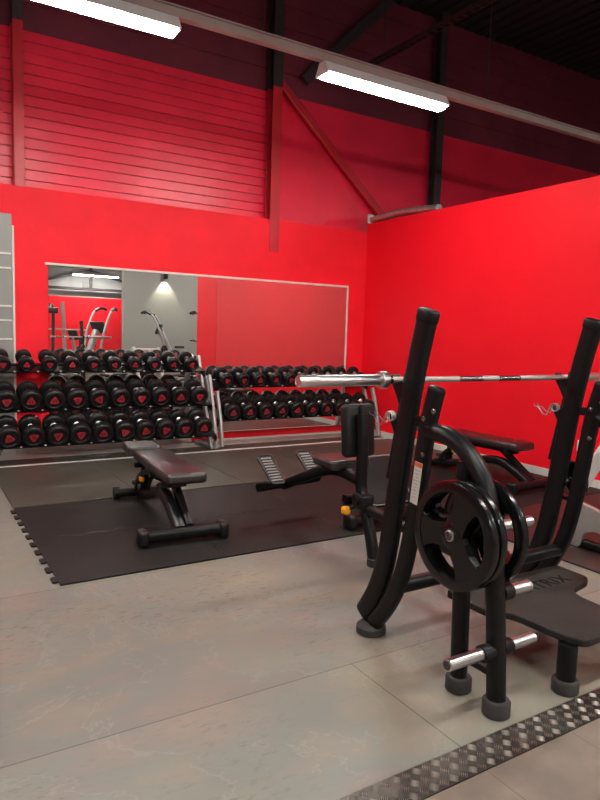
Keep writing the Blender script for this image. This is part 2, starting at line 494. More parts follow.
# rest of the hall
bm = NB(); box(bm, (-7.05, -3.1, HT / 2), (0.1, 23.4, HT)); struct('wall_left', bm, M['grey_wall'], smooth=False)
bm = NB(); box(bm, (14.05, -3.1, HT / 2), (0.1, 23.4, HT)); struct('wall_hall_right', bm, M['grey_wall'], smooth=False)
bm = NB(); box(bm, (3.5, -14.75, 1.43), (21, 0.1, 2.86)); struct('wall_front', bm, M['red'], smooth=False)
bm = NB(); box(bm, (3.5, -14.78, (2.86 + HT) / 2), (21, 0.1, HT - 2.86)); struct('wall_front_cladding', bm, M['pale_wall'], smooth=False)
bm = NB(); box(bm, (9.6, -4.1, 2.6), (7.4, 0.2, 5.2)); struct('wall_grey_partition', bm, M['grey_wall'], smooth=False)
# corrugated ceiling
bm = NB()
x = -7.0
while x < 14.0:
    box(bm, (x + 0.06, -3.15, HT + 0.02), (0.12, 23.3, 0.08))
    box(bm, (x + 0.18, -3.15, HT + 0.05), (0.12, 23.3, 0.06))
    x += 0.24
struct('ceiling', bm, M['ceiling'], smooth=False)

# steel columns let into the back wall (I sections), and the bracing above
def i_column(name, xc, z0, z1, m, w=0.15, d=0.12, y=YB - 0.004):
    b = NB()
    box(b, (xc, y + 0.004, (z0 + z1) / 2), (w, 0.012, z1 - z0))
    box(b, (xc, y + d / 2 + 0.02, (z0 + z1) / 2), (0.012, d, z1 - z0))
    box(b, (xc, y + d + 0.03, (z0 + z1) / 2), (w, 0.012, z1 - z0))
    return struct(name, b, m, smooth=False, bevel=0.002)
i_column('column_near_left', 1.19, LEDGE - 0.01, 4.83, M['red_steel'], w=0.11)
i_column('column_near_left_shaded_top', 1.19, 4.83, HT, M['dark_steel'], w=0.11)  # column tops: same steel, with the shade above the lamps as colour
i_column('column_middle', 4.47, 2.62, 4.83, M['red_steel'], w=0.15)
i_column('column_middle_shaded_top', 4.47, 4.83, HT, M['dark_steel'], w=0.15)
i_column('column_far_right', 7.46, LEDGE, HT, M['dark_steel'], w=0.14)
def brace(name, p0, p1, m, w=0.11):
    b = NB()
    sweep(b, [p0, p1], w / 2, 0.03, side=Vector((0, 1, 0)).cross((Vector(p1) - Vector(p0)).normalized()), seg=8, power=6)
    return struct(name, b, m, smooth=False)
brace('beam_wall_brace', (4.55, YB + 0.10, 4.95), (6.70, YB + 0.10, 3.12), M['red_steel'])
brace('beam_upper_brace', (4.95, YB + 0.10, 5.05), (6.45, YB + 0.10, 6.55), M['dark_steel'], 0.16)

# skirting at the mirror foot; the bare floor before it gets a painted sheen
bm = NB(); box(bm, (3.5, YB - 0.012, 0.018), (5.1, 0.022, 0.036)); box(bm, (2.12, YB - 0.013, 0.052), (2.3, 0.020, 0.104)); struct('baseboard_back', bm, M['white_trim'], smooth=False, bevel=0.003)

# ------------------------------------------------------------------ lamps
lamp_group = None
def lamp(xc, y, z, length, label, power=None):
    t = thing('strip_light', label, 'light', (xc, y, z))
    b = NB()                                    # hood: shallow folded reflector
    prof = [(-0.105, -0.072), (-0.045, 0.035), (0.045, 0.035), (0.105, -0.072), (0.100, -0.072), (0.041, 0.028), (-0.041, 0.028), (-0.100, -0.072)]
    prism(b, prof, -length / 2, length / 2, Matrix(((0, 0, 1, 0), (1, 0, 0, 0), (0, 1, 0, 0), (0, 0, 0, 1))))
    obj('reflector_hood', b, M['white_frame'], t, smooth=False)
    b = NB()
    prof = [(0.066, -0.036), (0.066, -0.080), (0.050, -0.102), (0.0, -0.108), (-0.050, -0.102), (-0.066, -0.080), (-0.066, -0.036)]
    prism(b, prof, -length / 2 + 0.024, length / 2 - 0.024, Matrix(((0, 0, 1, 0), (1, 0, 0, 0), (0, 1, 0, 0), (0, 0, 0, 1))))
    obj('lit_diffuser', b, M['tube_light'] if power is None else M['tube_light_far'], t, smooth=False)
    for s in (-1, 1):
        b = NB(); prism(b, [(-0.100, -0.084), (-0.043, 0.03), (0.043, 0.03), (0.100, -0.084)], s * (length / 2 - 0.012) - 0.012, s * (length / 2 - 0.012) + 0.012, Matrix(((0, 0, 1, 0), (1, 0, 0, 0), (0, 1, 0, 0), (0, 0, 0, 1)))); obj('end_cap', b, M['white_frame'], t, smooth=False, bevel=0.004)
    return t
LY, LZ = 5.33, 3.99
lamp(1.16, LY, LZ, 1.68, 'lit white strip light on the left, cut by the top edge of the photo')
lamp(4.19, LY, LZ, 1.54, 'lit white strip light right of centre under the dark ceiling')
bm = NB(); box(bm, (1.0, LY + 0.0, LZ + 0.075), (15.8, 0.075, 0.07)); 
box(bm, (1.0, LY + 0.0, LZ + 0.118), (15.8, 0.11, 0.014))
tag(obj('lighting_rail', bm, M['trunking'], smooth=False, bevel=0.004), 'long beige metal rail carrying the two lit strip lights', 'rail')
for xx in (-4.5, -2.0, 0.4, 2.8, 5.6, 8.2):
    bm = NB(); cyl(bm, (xx, LY, LZ + 0.12), (xx, LY, HT), 0.006, 8)
    struct('beam_hanger', bm, M['dark_steel'])
lamp(-2.4, LY, LZ, 1.54, 'unseen added strip light beyond the left edge of the photo')  # this and the unseen lamps below are added to light the hall
lamp(-1.6, 0.7, LZ, 1.54, 'unseen added strip light over the floor to the left of the viewer')
lamp(1.4, 0.7, LZ, 1.54, 'unseen added strip light almost above the viewer')
lamp(4.4, 0.7, LZ, 1.54, 'unseen added strip light above the right hand side of the viewer')
lamp(0.5, -4.5, LZ, 1.54, 'unseen added strip light behind the viewer on the left', 1)
lamp(4.2, -3.2, LZ, 1.54, 'unseen added strip light above the cardio machines behind the viewer', 1)
lamp(8.2, -1.8, LZ, 1.54, 'unseen added strip light in front of the pale grey wall behind the viewer', 1)
lamp(9.5, 1.5, LZ, 1.54, 'unseen added strip light beyond the red partition')
lamp(7.45, -13.5, 3.85, 2.0, 'white strip light high over the far wall, seen in the mirror', 1)
lamp(3.6, -9.5, LZ, 1.54, 'unseen added strip light halfway to the far wall behind the viewer', 1)  # this and the next are unseen, added to brighten the back hall
lamp(0.5, -10.5, LZ, 1.54, 'unseen added strip light by the far wall on the left', 1)
bm = NB(); box(bm, (3.0, 0.7, LZ + 0.075), (12, 0.075, 0.07)); tag(obj('lighting_rail', bm, M['trunking'], smooth=False), 'beige metal lighting rail above the viewer', 'rail')
# spot on the grey wall seen in the mirror
t = thing('wall_spotlight', 'small black spotlight washing the grey wall, seen in the mirror', 'light', (7.2, -3.98, 3.15))
b = NB(); lathe(b, [(0, 0.05), (0.02, 0.07), (0.16, 0.07), (0.16, 0.055), (0.13, 0.05)], (0, 0.12, 0.10), (0, -0.12, -0.9), 18); obj('lamp_can', b, M['black_metal'], t)
b = NB(); box(b, (0, 0.05, 0.06), (0.05, 0.14, 0.03)); obj('bracket', b, M['black_metal'], t, smooth=False)
ld = bpy.data.lights.new('spot_glow', 'SPOT'); ld.energy = 60; ld.spot_size = 1.5; ld.spot_blend = 0.5; ld.color = (1, 0.93, 0.72); ld.shadow_soft_size = 0.04
lo = bpy.data.objects.new('glow', ld); C.objects.link(lo); lo.parent = t; lo.location = (0, 0.11, -0.07); lo.rotation_euler = (-0.25, 0, 0)

# cable tray up in the dark, running away from the viewer
bm = NB()
for s in (-1, 1): box(bm, (5.60 + s * 0.045, 4.0, 5.2), (0.006, 8.0, 0.05))
y = 0.1
while y < 8.0:
    box(bm, (5.60, y, 5.178), (0.085, 0.012, 0.006)); y += 0.12
tag(obj('cable_tray', bm, M['dark_steel'], smooth=False), 'narrow dark perforated cable tray high under the ceiling', 'cable tray')
for yy in (1.2, 4.2, 7.2):
    bm = NB(); cyl(bm, (5.60, yy, 5.2), (5.60, yy, HT), 0.006, 8); struct('beam_hanger', bm, M['dark_steel'])

# truss on the far wall, seen in the mirror
def far_beam(name, p0, p1):
    b = NB(); sweep(b, [p0, p1], 0.06, seg=8, power=5); return struct(name, b, M['dark_steel'], smooth=False)
far_beam('beam_far_post', (7.45, -14.4, 3.25), (7.45, -14.4, 5.2))
far_beam('beam_far_brace', (7.45, -14.4, 4.05), (4.6, -14.4, 3.30))
far_beam('beam_far_brace', (7.45, -14.4, 4.05), (10.3, -14.4, 3.30))
far_beam('beam_far_tie', (2.5, -14.4, 3.22), (11.0, -14.4, 3.22))

# ------------------------------------------------------------------ mirror
t = thing('wall_mirror', 'wide two-pane mirror with thin silver frame on the red back wall', 'mirror', (3.6, YB, 0))
XL, XS, XR, ZB, ZT = 1.478, 3.612, 5.735, 0.130, 2.205
bm = NB(); box(bm, ((XL + XS) / 2 - 3.6 - 0.001, -0.008, (ZB + ZT) / 2), (XS - XL - 0.004, 0.008, ZT - ZB)); obj('mirror_pane', bm, M['mirror'], t, smooth=False)
bm = NB(); box(bm, ((XS + XR) / 2 - 3.6, -0.008, (ZB + ZT) / 2), (XR - XS - 0.004, 0.008, ZT - ZB)); o = obj('mirror_pane', bm, M['mirror_dusty'], t, smooth=False); o['label'] = 'dusty right hand pane'
bm = NB(); box(bm, ((XL + XR) / 2 - 3.6, -0.010, ZT + 0.014), (XR - XL + 0.06, 0.018, 0.026)); obj('frame_top', bm, M['white_trim'], t, smooth=False, bevel=0.003)
bm = NB(); box(bm, (XR - 3.6 + 0.013, -0.010, (ZB + ZT) / 2), (0.026, 0.018, ZT - ZB)); obj('frame_side', bm, M['white_trim'], t, smooth=False, bevel=0.003)
bm = NB(); box(bm, ((XL + XR) / 2 - 3.6, -0.010, ZB - 0.012), (XR - XL + 0.03, 0.018, 0.022)); obj('frame_bottom', bm, M['red_print'], t, smooth=False, bevel=0.003)

# grey board with white battens at the left end of the wall
t = thing('grey_panel', 'grey board with white battens at the left end of the red wall', 'panel', (0.0, YB, 0))
bm = NB(); box(bm, (0.1, -0.010, 1.375), (1.99, 0.018, 2.72)); obj('board', bm, M['grey_panel'], t, smooth=False, bevel=0.002)
for zz in (2.295, 2.135, 1.712, 1.552, 1.338):
    bm = NB(); box(bm, (0.09, -0.024, zz), (1.99, 0.010, 0.020)); obj('batten', bm, M['white_trim'], t, smooth=False, bevel=0.002)
bm = NB(); box(bm, (1.108, -0.014, 1.31), (0.022, 0.024, 2.60)); obj('edge_strip', bm, M['white_trim'], t, smooth=False, bevel=0.002)

# silver foil duct lying on top of the partition
t = thing('foil_duct', 'crumpled silver foil duct lying on top of the red partition corner', 'duct', (XP + 0.07, 7.6, PT))
bm = NB(); sweep(bm, spline([(-0.02, 0.38, 0.055), (-0.02, 0.05, 0.075), (0.0, -0.3, 0.085), (0.0, -0.65, 0.062), (0.01, -1.0, 0.04)], 6), 0.07, 0.05, side=(1, 0, 0), seg=14)
for v_ in bm.verts:
    v_.co += Vector((random.uniform(-1, 1), random.uniform(-1, 1), random.uniform(-1, 1))) * 0.006
    v_.co.z = max(v_.co.z, 0.001)
obj('foil_sleeve', bm, M['foil'], t)
bm = NB(); box(bm, (-0.02, 0.395, 0.066), (0.17, 0.03, 0.13)); obj('flange', bm, M['white_trim'], t, smooth=False, bevel=0.004)

# power outlet low on the partition
t = thing('power_outlet', 'small white power outlet low on the red partition wall', 'outlet', (XP, 4.18, 0.41))
bm = NB(); rounded_box(bm, (-0.010, 0, 0), (0.02, 0.08, 0.12), 0.006); obj('cover_plate', bm, M['white_frame'], t)
bm = NB(); lathe(bm, [(0, 0.024), (0.004, 0.024), (0.004, 0.018), (0.0015, 0.017)], (-0.020, 0, 0), (-1, 0, 0), 18); obj('socket', bm, M['label_white'], t)

# ------------------------------------------------------------------ floor mats
def edge_teeth(p0, p1, n, d):
    """polyline from p0 to p1 with n dovetail tabs standing d to the left of the direction"""
    p0 = Vector(p0); p1 = Vector(p1); u = (p1 - p0); L = u.length; u.normalize(); w = Vector((-u.y, u.x))
    out = [p0]
    s = L / n
    for i in range(n):
        a = p0 + u * (s * i)
        out += [a + u * s * 0.30, a + u * s * 0.24 + w * d * 0.55, a + u * s * 0.30 + w * d, a + u * s * 0.70 + w * d, a + u * s * 0.76 + w * d * 0.55, a + u * s * 0.70]
    return [(v.x, v.y) for v in out]
G = 0.0012
def mat_tile(name, x0, x1, y0, y1, z, m, label, group, left=None, right=None, bot=None, top=None):
    """each side is None (straight) or (n, d): dovetails; shared sides use the same call so they interlock"""
    pts = []
    def side(p0, p1, sp, inset):
        if sp is None: return [p0]
        return edge_teeth(p0, p1, *sp)
    # counter-clockwise: bottom (left->right), right (up), top (right->left), left (down)
    pts += side((x0, y0), (x1, y0), bot, 0)
    pts += side((x1, y0), (x1, y1), right, 0)
    if top is None: pts += [(x1, y1)]
    else:
        e = edge_teeth((x0, y1), (x1, y1), *top); pts += [(x1, y1)] + e[::-1][:-1]
    if left is None: pts += [(x0, y1)]
    else:
        e = edge_teeth((x0, y0), (x0, y1), *left); pts += [(x0, y1)] + e[::-1][:-1]
    # shrink slightly so neighbours do not touch
    cx, cy = (x0 + x1) / 2, (y0 + y1) / 2
    pts = [(cx + (x - cx) * (1 - 2 * G / (x1 - x0)), cy + (y - cy) * (1 - 2 * G / (y1 - y0))) for x, y in pts]
    b = NB(); prism(b, pts, 0.0005, z)
    o = obj(name, b, m, smooth=False, bevel=0.0015)
    return tag(o, label, 'mat', group)
xs = [0.75, 1.81, 2.87, 3.93, 4.99, 6.05]
ys = [3.80, 4.705, 5.61]
WH = ['at the left end', 'second from the left', 'in the middle', 'second from the partition', 'beside the red partition']
for r in range(2):
    for c in range(5):
        L_ = (5, 0.035) if c == 0 else (5, -0.03)
        R_ = None if c == 4 else (5, -0.03)
        mat_tile('puzzle_mat', xs[c], xs[c + 1], ys[r], ys[r + 1], 0.012, M['mat_puzzle'],
                 'black interlocking rubber mat %s of the %s row' % (WH[c], 'front' if r == 0 else 'rear'), 'black interlocking mats',
                 left=L_, right=R_, bot=None if r == 0 else (5, -0.03), top=(5, -0.03) if r == 0 else None)
for c in range(5):
    mat_tile('rubber_mat', xs[c] + (0.0 if c == 0 else 0.0), xs[c + 1], 5.615, 7.285, 0.016, M['mat_upper'],
             'dark grey smooth rubber mat before the dumbbell racks, %s' % WH[c], 'smooth rubber mats before the racks')
bm = NB(); box(bm, (3.4, 7.34, 0.006), (5.30, 0.095, 0.012)); struct('floor_sheen_1', bm, M['white_trim'], smooth=False, bevel=0.003)  # bare floor gap; its grazing sheen is put into the pale colour
bm = NB(); box(bm, (3.4, 7.86, 0.003), (5.30, 0.33, 0.006)); struct('floor_sheen_2', bm, M['white_trim'], smooth=False, bevel=0.001)  # bare floor by the wall, grazing reflection painted as a pale tone
for c in range(5):
    mat_tile('rubber_mat', xs[c], xs[c + 1], 7.395, 7.685, 0.012, M['mat_upper'],
             'narrow dark rubber mat strip under the dumbbell racks, %s' % WH[c], 'narrow mats under the racks')
ly = [0.60, 1.30, 2.05, 2.92, 3.795]
PL = ['nearest the viewer', 'second from the viewer', 'beside the white machine', 'farthest back, next to the interlocking mats']
for r in range(4):
    mat_tile('rubber_mat', 3.835, 6.05, ly[r], ly[r + 1], 0.012, M['mat_wall_tint'],  # brownish tone is the partition's red reflection, painted in
             'rubber mat with painted red reflection right of the barbell bench, %s' % PL[r], 'mats with painted red reflection on the right')

# ------------------------------------------------------------------ aluminium tread strip
bm = NB()
SX0, SX1, SY0, SY1 = -1.0, 3.82, 1.443, 1.578
box(bm, ((SX0 + SX1) / 2, (SY0 + SY1) / 2, 0.004), (SX1 - SX0, SY1 - SY0, 0.004))
cell = 0.0450
rows = 3
nx = int((3.0 + 0.3) / cell)
for i in range(nx):
    for j in range(rows):
        cx = -0.3 + cell * (i + 0.5); cy = SY0 + (SY1 - SY0) * (j + 0.5) / rows
        sg = 1 if (i + j) % 2 == 0 else -1
        for k in (-2, -1, 0, 1, 2):
            an = sg * PI / 4
            u = Vector((math.cos(an), math.sin(an), 0)); w = Vector((-u.y, u.x, 0))
            c0 = Vector((cx, cy, 0.006)) + w * k * 0.0062
            ln = 0.0175
            hw = 0.0022
            vs_ = [bm.verts.new(c0 - u * ln), bm.verts.new(c0 - w * hw), bm.verts.new(c0 + u * ln), bm.verts.new(c0 + w * hw)]
            tp = [bm.verts.new(c0 - u * ln * 0.6 + Vector((0, 0, 0.0034))), bm.verts.new(c0 + u * ln * 0.6 + Vector((0, 0, 0.0034)))]
            bm.faces.new((vs_[0], vs_[1], tp[0])); bm.faces.new((vs_[1], tp[1], tp[0])); bm.faces.new((vs_[1], vs_[2], tp[1]))
            bm.faces.new((vs_[2], vs_[3], tp[1])); bm.faces.new((vs_[3], tp[0], tp[1])); bm.faces.new((vs_[3], vs_[0], tp[0]))
tread = tag(obj('tread_plate', bm, M['tread_base'], smooth=False), 'strip of silver checker plate across the floor joint', 'floor strip')

tread.data.materials.append(M['tread'])
for p in tread.data.polygons:
    if p.index >= 6: p.material_index = 1

# ------------------------------------------------------------------ dumbbells and racks
TILT = math.radians(20)
def make_dumbbell(r, hl, gap, name='dumbbell'):
    """axis along local Y, front is -Y; origin at the middle of the handle"""
    t = thing(name, 'dumbbell', 'dumbbell')
    b = NB()
    lathe(b, [(0, 0.014), (gap * 0.3, 0.0175), (gap * 0.5, 0.0185), (gap * 0.7, 0.0175), (gap, 0.014)], (0, -gap / 2, 0), (0, 1, 0), 16)
    lathe(b, [(0, r * 0.36), (0.012, r * 0.30), (0.014, 0.016)], (0, -gap / 2, 0), (0, 1, 0), 20)
    lathe(b, [(0, r * 0.36), (0.012, r * 0.30), (0.014, 0.016)], (0, gap / 2, 0), (0, -1, 0), 20)
    o = obj('handle', b, M['chrome'], t); o['label'] = 'chrome handle'
    for s in (-1, 1):
        b = NB()
        prof = [(0, r * 0.55), (0.006, r * 0.84), (hl * 0.16, r * 0.97), (hl * 0.28, r), (hl * 0.62, r), (hl * 0.70, r * 0.985), (hl * 0.74, r * 0.965), (hl * 0.78, r * 0.975),
                (hl * 0.90, r * 0.93), (hl, r * 0.80), (hl, r * 0.72), (hl - 0.006, r * 0.67), (hl - 0.006, 0)]
        lathe(b, prof, (0, s * gap / 2, 0), (0, s, 0), 30)
        h = obj('head', b, M['rubber'], t)
        # badge: rounded triangle with a darker mark, on the outer face
        b = NB()
        R = r * 0.58
        tri = rounded_poly([(R * math.cos(PI / 2 + k * 2 * PI / 3), R * math.sin(PI / 2 + k * 2 * PI / 3)) for k in range(3)], R * 0.55, 5)
        y = s * (gap / 2 + hl - 0.006)
        mx = Matrix(((1, 0, 0, 0), (0, 0, s, y), (0, 1, 0, 0), (0, 0, 0, 1)))
        prism(b, tri, 0.0, 0.004, mx)
        bd = obj('badge', b, M['badge'], h, smooth=False); bd['label'] = 'red triangular badge'
        b = NB()
        for k in (-1, 1):
            prism(b, [(k * R * 0.20 - R * 0.10, -R * 0.22), (k * R * 0.20 + R * 0.10, -R * 0.22), (k * R * 0.14 + R * 0.09, R * 0.20), (k * R * 0.14 - R * 0.09, R * 0.20)], 0.0, 0.0045, mx)
        bmk = bd.data
        me2 = bpy.data.meshes.new('m'); b.to_mesh(me2); b.free()
        bb = NB(); bb.from_mesh(bmk); n0 = len(bb.faces); bb.from_mesh(me2)
        bb.faces.ensure_lookup_table()
        bmk.materials.append(M['badge_dark'])
        for f in bb.faces[n0:]: f.material_index = 1
        bb.to_mesh(bmk); bb.free(); bpy.data.meshes.remove(me2)
    return t

def rack_label(k, n, tier, rack):
    return '%s dumbbell from the left on the %s tier of the %s' % (ORD[k], tier, rack)

def build_rack(label, xl, xr, tiers, x_first, x_last, top_y, top_z, foot_y, n, rackname, group, left_foot=True):
    t = thing('dumbbell_rack', label, 'rack', ((xl + xr) / 2, foot_y + 0.25, 0))
    ox, oy = (xl + xr) / 2, foot_y + 0.25
    fwd = Vector((0, -math.cos(math.atan2(top_z, top_y - foot_y) - PI / 2) * 0, 0))
    for x in (xl, xr):
        # rear sloped post (tall) and front sloped post (shorter), both silver
        lean = (top_y - foot_y) / top_z
        b = NB(); sweep(b, [(x - ox, foot_y - oy, 0.020), (x - ox, top_y - oy, top_z)], 0.022, 0.036, side=(1, 0, 0), seg=14, power=4); obj('rear_post', b, M['silver'], t)
        fy0 = foot_y - 0.15
        zt = top_z * 0.80
        b = NB(); sweep(b, spline([(x - ox + 0.045, fy0 - oy + 0.10, 0.03), (x - ox + 0.045, fy0 - oy + lean * 0.2 + 0.03, 0.15), (x - ox + 0.045, fy0 - oy + lean * zt * 0.6, zt * 0.6), (x - ox + 0.045, fy0 - oy + lean * zt - 0.02, zt)], 6), 0.022, 0.032, side=(1, 0, 0), seg=14, power=4); obj('front_post', b, M['silver'], t)
        b = NB(); box(b, (x - ox + 0.02, -0.02, 0.037), (0.07, 0.55, 0.04)); obj('foot_bar', b, M['silver'], t, smooth=False, bevel=0.006)
        b = NB(); box(b, (x - ox + 0.03, foot_y - 0.05 - oy + lean * 0.5 * top_z, top_z * 0.5), (0.012, 0.16, 0.10), Matrix.Rotation(TILT, 3, 'X')); obj('gusset', b, M['silver'], t, smooth=False)
    c, s = math.cos(TILT), math.sin(TILT)
    R = Matrix.Rotation(TILT, 3, 'X')
    out = []
    for (tier, yf, zf, r, hl, gap) in tiers:
        # front face centre (yf,zf); handle middle is half the dumbbell further back along the tilted axis
        half = gap / 2 + hl
        yc, zc = yf + half * c, zf + half * s
        def L(u, w):   # u along axis, w perpendicular up -> world y,z
            return yc + u * c - w * s, zc + u * s + w * c
        for u in (-(gap / 2 + hl * 0.45), (gap / 2 + hl * 0.45)):
            y, z = L(u, -r - 0.011)
            b = NB(); box(b, (0, y - oy, z), (xr - xl - 0.03, hl * 0.55, 0.018), R)
            obj('tier_rail', b, M['black_metal'], t, smooth=False, bevel=0.004)
        y, z = L(0, -r - 0.031)
        b = NB(); box(b, (0, y - oy, z + 0.012), (xr - xl - 0.03, gap + hl * 0.7, 0.012), R); obj('tier_tray', b, M['black_metal'], t, smooth=False, bevel=0.004)
        for x in (xl, xr):
            ya, za = L(0, -r - 0.06)
            b = NB(); box(b, (x - ox + (0.012 if x == xl else -0.012), ya - oy, za), (0.014, gap + 2 * hl * 0.7, 0.06), R); obj('tier_bracket', b, M['black_metal'], t, smooth=False)
        pitch = (x_last - x_first) / (n - 1)
        for k in range(n - 1):
            y, z = L(-(gap / 2 + hl * 0.78), -r + 0.004)
            b = NB(); box(b, (x_first + pitch * (k + 0.5) - ox, y - oy, z), (0.018, 0.012, 0.012), R); o = obj('divider_tab', b, M['tab'], t, smooth=False); o['label'] = 'small pale tab between dumbbells'
        proto = make_dumbbell(r, hl, gap)
        for k in range(n):
            d = proto if k == 0 else dup(proto)
            d.location = (x_first + pitch * k + random.uniform(-0.002, 0.002), yc, zc)
            roll = random.choice([0, 0, PI, PI / 3, -PI / 3, PI / 6, 0.2, -0.3, PI + 0.3])
            d.rotation_euler = Matrix(R @ Matrix.Rotation(roll, 3, 'Y')).to_euler()
            d['label'] = rack_label(k, n, tier, rackname)
            d['category'] = 'dumbbell'; d['group'] = group % tier
            out.append(d)
    return t

build_rack('tall three-tier dumbbell rack with silver posts in front of the mirror on the left', 0.76, 3.31,
           [('top', 7.60, 1.066, 0.086, 0.085, 0.125), ('middle', 7.345, 0.690, 0.116, 0.095, 0.13), ('bottom', 7.19, 0.325, 0.118, 0.11, 0.13)],
           0.93, 3.10, 7.93, 1.17, 7.47, 10, 'three-tier rack', 'dumbbells on the %s tier of the three-tier rack')
build_rack('lower two-tier dumbbell rack in front of the right hand mirror pane', 3.43, 5.97,
           [('upper', 7.66, 0.855, 0.092, 0.09, 0.125), ('lower', 7.47, 0.455, 0.108, 0.095, 0.13)],
           3.62, 5.80, 7.93, 0.90, 7.55, 10, 'two-tier rack', 'dumbbells on the %s tier of the two-tier rack')

# ------------------------------------------------------------------ adjustable benches
def make_bench(label, loc, rotz=0.0, pad_pitch=0.0):
    """long axis +Y, origin on the floor under the near foot tube"""
    t = thing('adjustable_bench', label, 'bench', loc, rotz)
    Z = 0.45
    rot = Matrix.Rotation(pad_pitch, 3, 'X')
    if pad_pitch == 0:
        b = NB(); rounded_box(b, (0.075, 0.68, Z - 0.042), (0.31, 1.06, 0.084), 0.03, seg=4); obj('back_pad', b, M['vinyl'], t)
    else:
        b = NB(); rounded_box(b, (0, 0.30, Z - 0.11), (0.34, 0.66, 0.075), 0.028, rot, seg=4); bp = obj('back_pad', b, M['vinyl_matt'], t)
        b = NB()
        pts = [rot @ Vector(p) + Vector((0, 0.30, Z - 0.11)) for p in rounded_rect3(0.342, 0.662, 0.05, 0.036)]
        sweep(b, pts + [pts[0]], 0.004, seg=8); o = obj('piping', b, M['piping'], bp); o['label'] = 'grey piping round the pad'
    b = NB()
    pts = rounded_poly([(-0.11, 1.235), (0.19, 1.235), (0.165, 1.60), (-0.085, 1.60)], 0.05)
    prism(b, pts, Z - 0.065, Z + 0.012); obj('seat_pad', b, M['vinyl'], t, bevel=0.015)
    # foot tube with caps
    b = NB(); sweep(b, [(-0.27, 0, 0.062), (0.27, 0, 0.062)], 0.042, 0.05, side=(0, 0, 1), seg=16, power=3); f = obj('foot_tube', b, M['black_metal'], t)
    for s in (-1, 1):
        b = NB(); rounded_box(b, (s * 0.29, 0, 0.056), (0.07, 0.12, 0.112), 0.022); obj('foot_cap', b, M['rubber'], f)
    b = NB(); sweep(b, [(-0.17, 1.32, 0.052), (0.17, 1.32, 0.052)], 0.038, 0.038, side=(0, 0, 1), seg=14, power=3); f = obj('rear_foot_tube', b, M['black_metal'], t)
    for s in (-1, 1):
        b = NB(); cyl(b, (s * 0.17, 1.32, 0.055), (s * 0.215, 1.32, 0.055), 0.054, 20); obj('wheel', b, M['rubber'], f)
    # spine rising from the foot tube, then running back
    b = NB(); sweep(b, spline([(-0.02, 0.02, 0.075), (-0.02, 0.18, 0.16), (-0.02, 0.38, 0.235), (-0.01, 0.62, 0.21), (0, 0.95, 0.11), (0, 1.30, 0.065)], 6), 0.044, 0.042, side=(1, 0, 0), seg=14, power=3.5); obj('spine', b, M['black_metal'], t)
    b = NB(); sweep(b, [(0.05, 0.03, 0.09), (0.045, 0.46, 0.385)], 0.028, 0.036, side=(1, 0, 0), seg=12, power=3.5); obj('front_post', b, M['black_metal'], t)
    b = NB(); sweep(b, [(0, 1.12, 0.09), (0, 1.08, 0.40)], 0.034, 0.03, side=(1, 0, 0), seg=12, power=3.5); obj('rear_post', b, M['black_metal'], t)
    b = NB(); box(b, (0, 0.70, 0.352), (0.07, 1.0, 0.028)); box(b, (0, 0.28, 0.348), (0.20, 0.05, 0.04)); box(b, (0, 1.05, 0.348), (0.20, 0.05, 0.04)); obj('pad_frame', b, M['black_metal'], t, smooth=False, bevel=0.004)
    b = NB()
    for s in (-1, 1):
        sweep(b, spline([(s * 0.055, 1.20, 0.10), (s * 0.06, 1.10, 0.22), (s * 0.055, 0.86, 0.33), (s * 0.05, 0.70, 0.345)], 5), 0.008, 0.026, side=(1, 0, 0), seg=10, power=4)
    obj('adjustment_ladder', b, M['black_metal'], t)
    b = NB(); cyl(b, (-0.05, 1.02, 0.235), (0.07, 1.02, 0.235), 0.011, 12); sweep(b, [(0.06, 1.02, 0.235), (0.06, 0.80, 0.26)], 0.012, seg=10); p = obj('adjuster_lever', b, M['black_metal'], t)
    b = NB(); rounded_box(b, (-0.055, 0.985, 0.24), (0.04, 0.06, 0.045), 0.014); o = obj('adjuster_grip', b, M['orange'], p); o['label'] = 'orange adjuster grip'
    b = NB(); cyl(b, (-0.075, 1.22, 0.16), (0.075, 1.22, 0.16), 0.02, 14); obj('pivot_bolt', b, M['dark_steel'], t)
    return t

def rounded_rect3(w, l, r, z):
    pts = rounded_poly([(-w / 2, -l / 2), (w / 2, -l / 2), (w / 2, l / 2), (-w / 2, l / 2)], r, 4)
    return [Vector((x, y, z)) for x, y in pts]

make_bench('flat black adjustable bench standing on the interlocking mats at the left', (1.672, 4.225, 0.012), math.radians(-4.0))
t = thing('slanted_bench', 'low black bench with grey-piped slanted pad half hidden behind the left upright', 'bench', (3.21, 3.94, 0.012))
rot = Matrix.Rotation(math.radians(47), 3, 'X')
b = NB(); rounded_box(b, (0.05, 0.07, 0.325), (0.42, 0.44, 0.07), 0.028, rot, seg=4); bp = obj('slanted_pad', b, M['vinyl_matt'], t)
b = NB(); pts = [rot @ p + Vector((0.05, 0.07, 0.325)) for p in rounded_rect3(0.415, 0.435, 0.05, 0.033)]
sweep(b, pts + [pts[0]], 0.004, seg=8); o = obj('piping', b, M['piping'], bp); o['label'] = 'grey piping round the pad'
b = NB(); sweep(b, [(-0.27, 0, 0.060), (0.27, 0, 0.060)], 0.042, 0.05, side=(0, 0, 1), seg=16, power=3); f = obj('foot_tube', b, M['black_metal'], t)
for s in (-1, 1):
    b = NB(); rounded_box(b, (s * 0.29, 0, 0.056), (0.07, 0.12, 0.112), 0.022); obj('foot_cap', b, M['rubber'], f)
b = NB(); sweep(b, spline([(0.16, 0.0, 0.09), (0.16, 0.12, 0.20), (0.16, 0.22, 0.34), (0.18, 0.40, 0.20), (0.20, 0.60, 0.05)], 6), 0.036, 0.032, side=(1, 0, 0), seg=14, power=3); obj('spine', b, M['black_metal'], t)
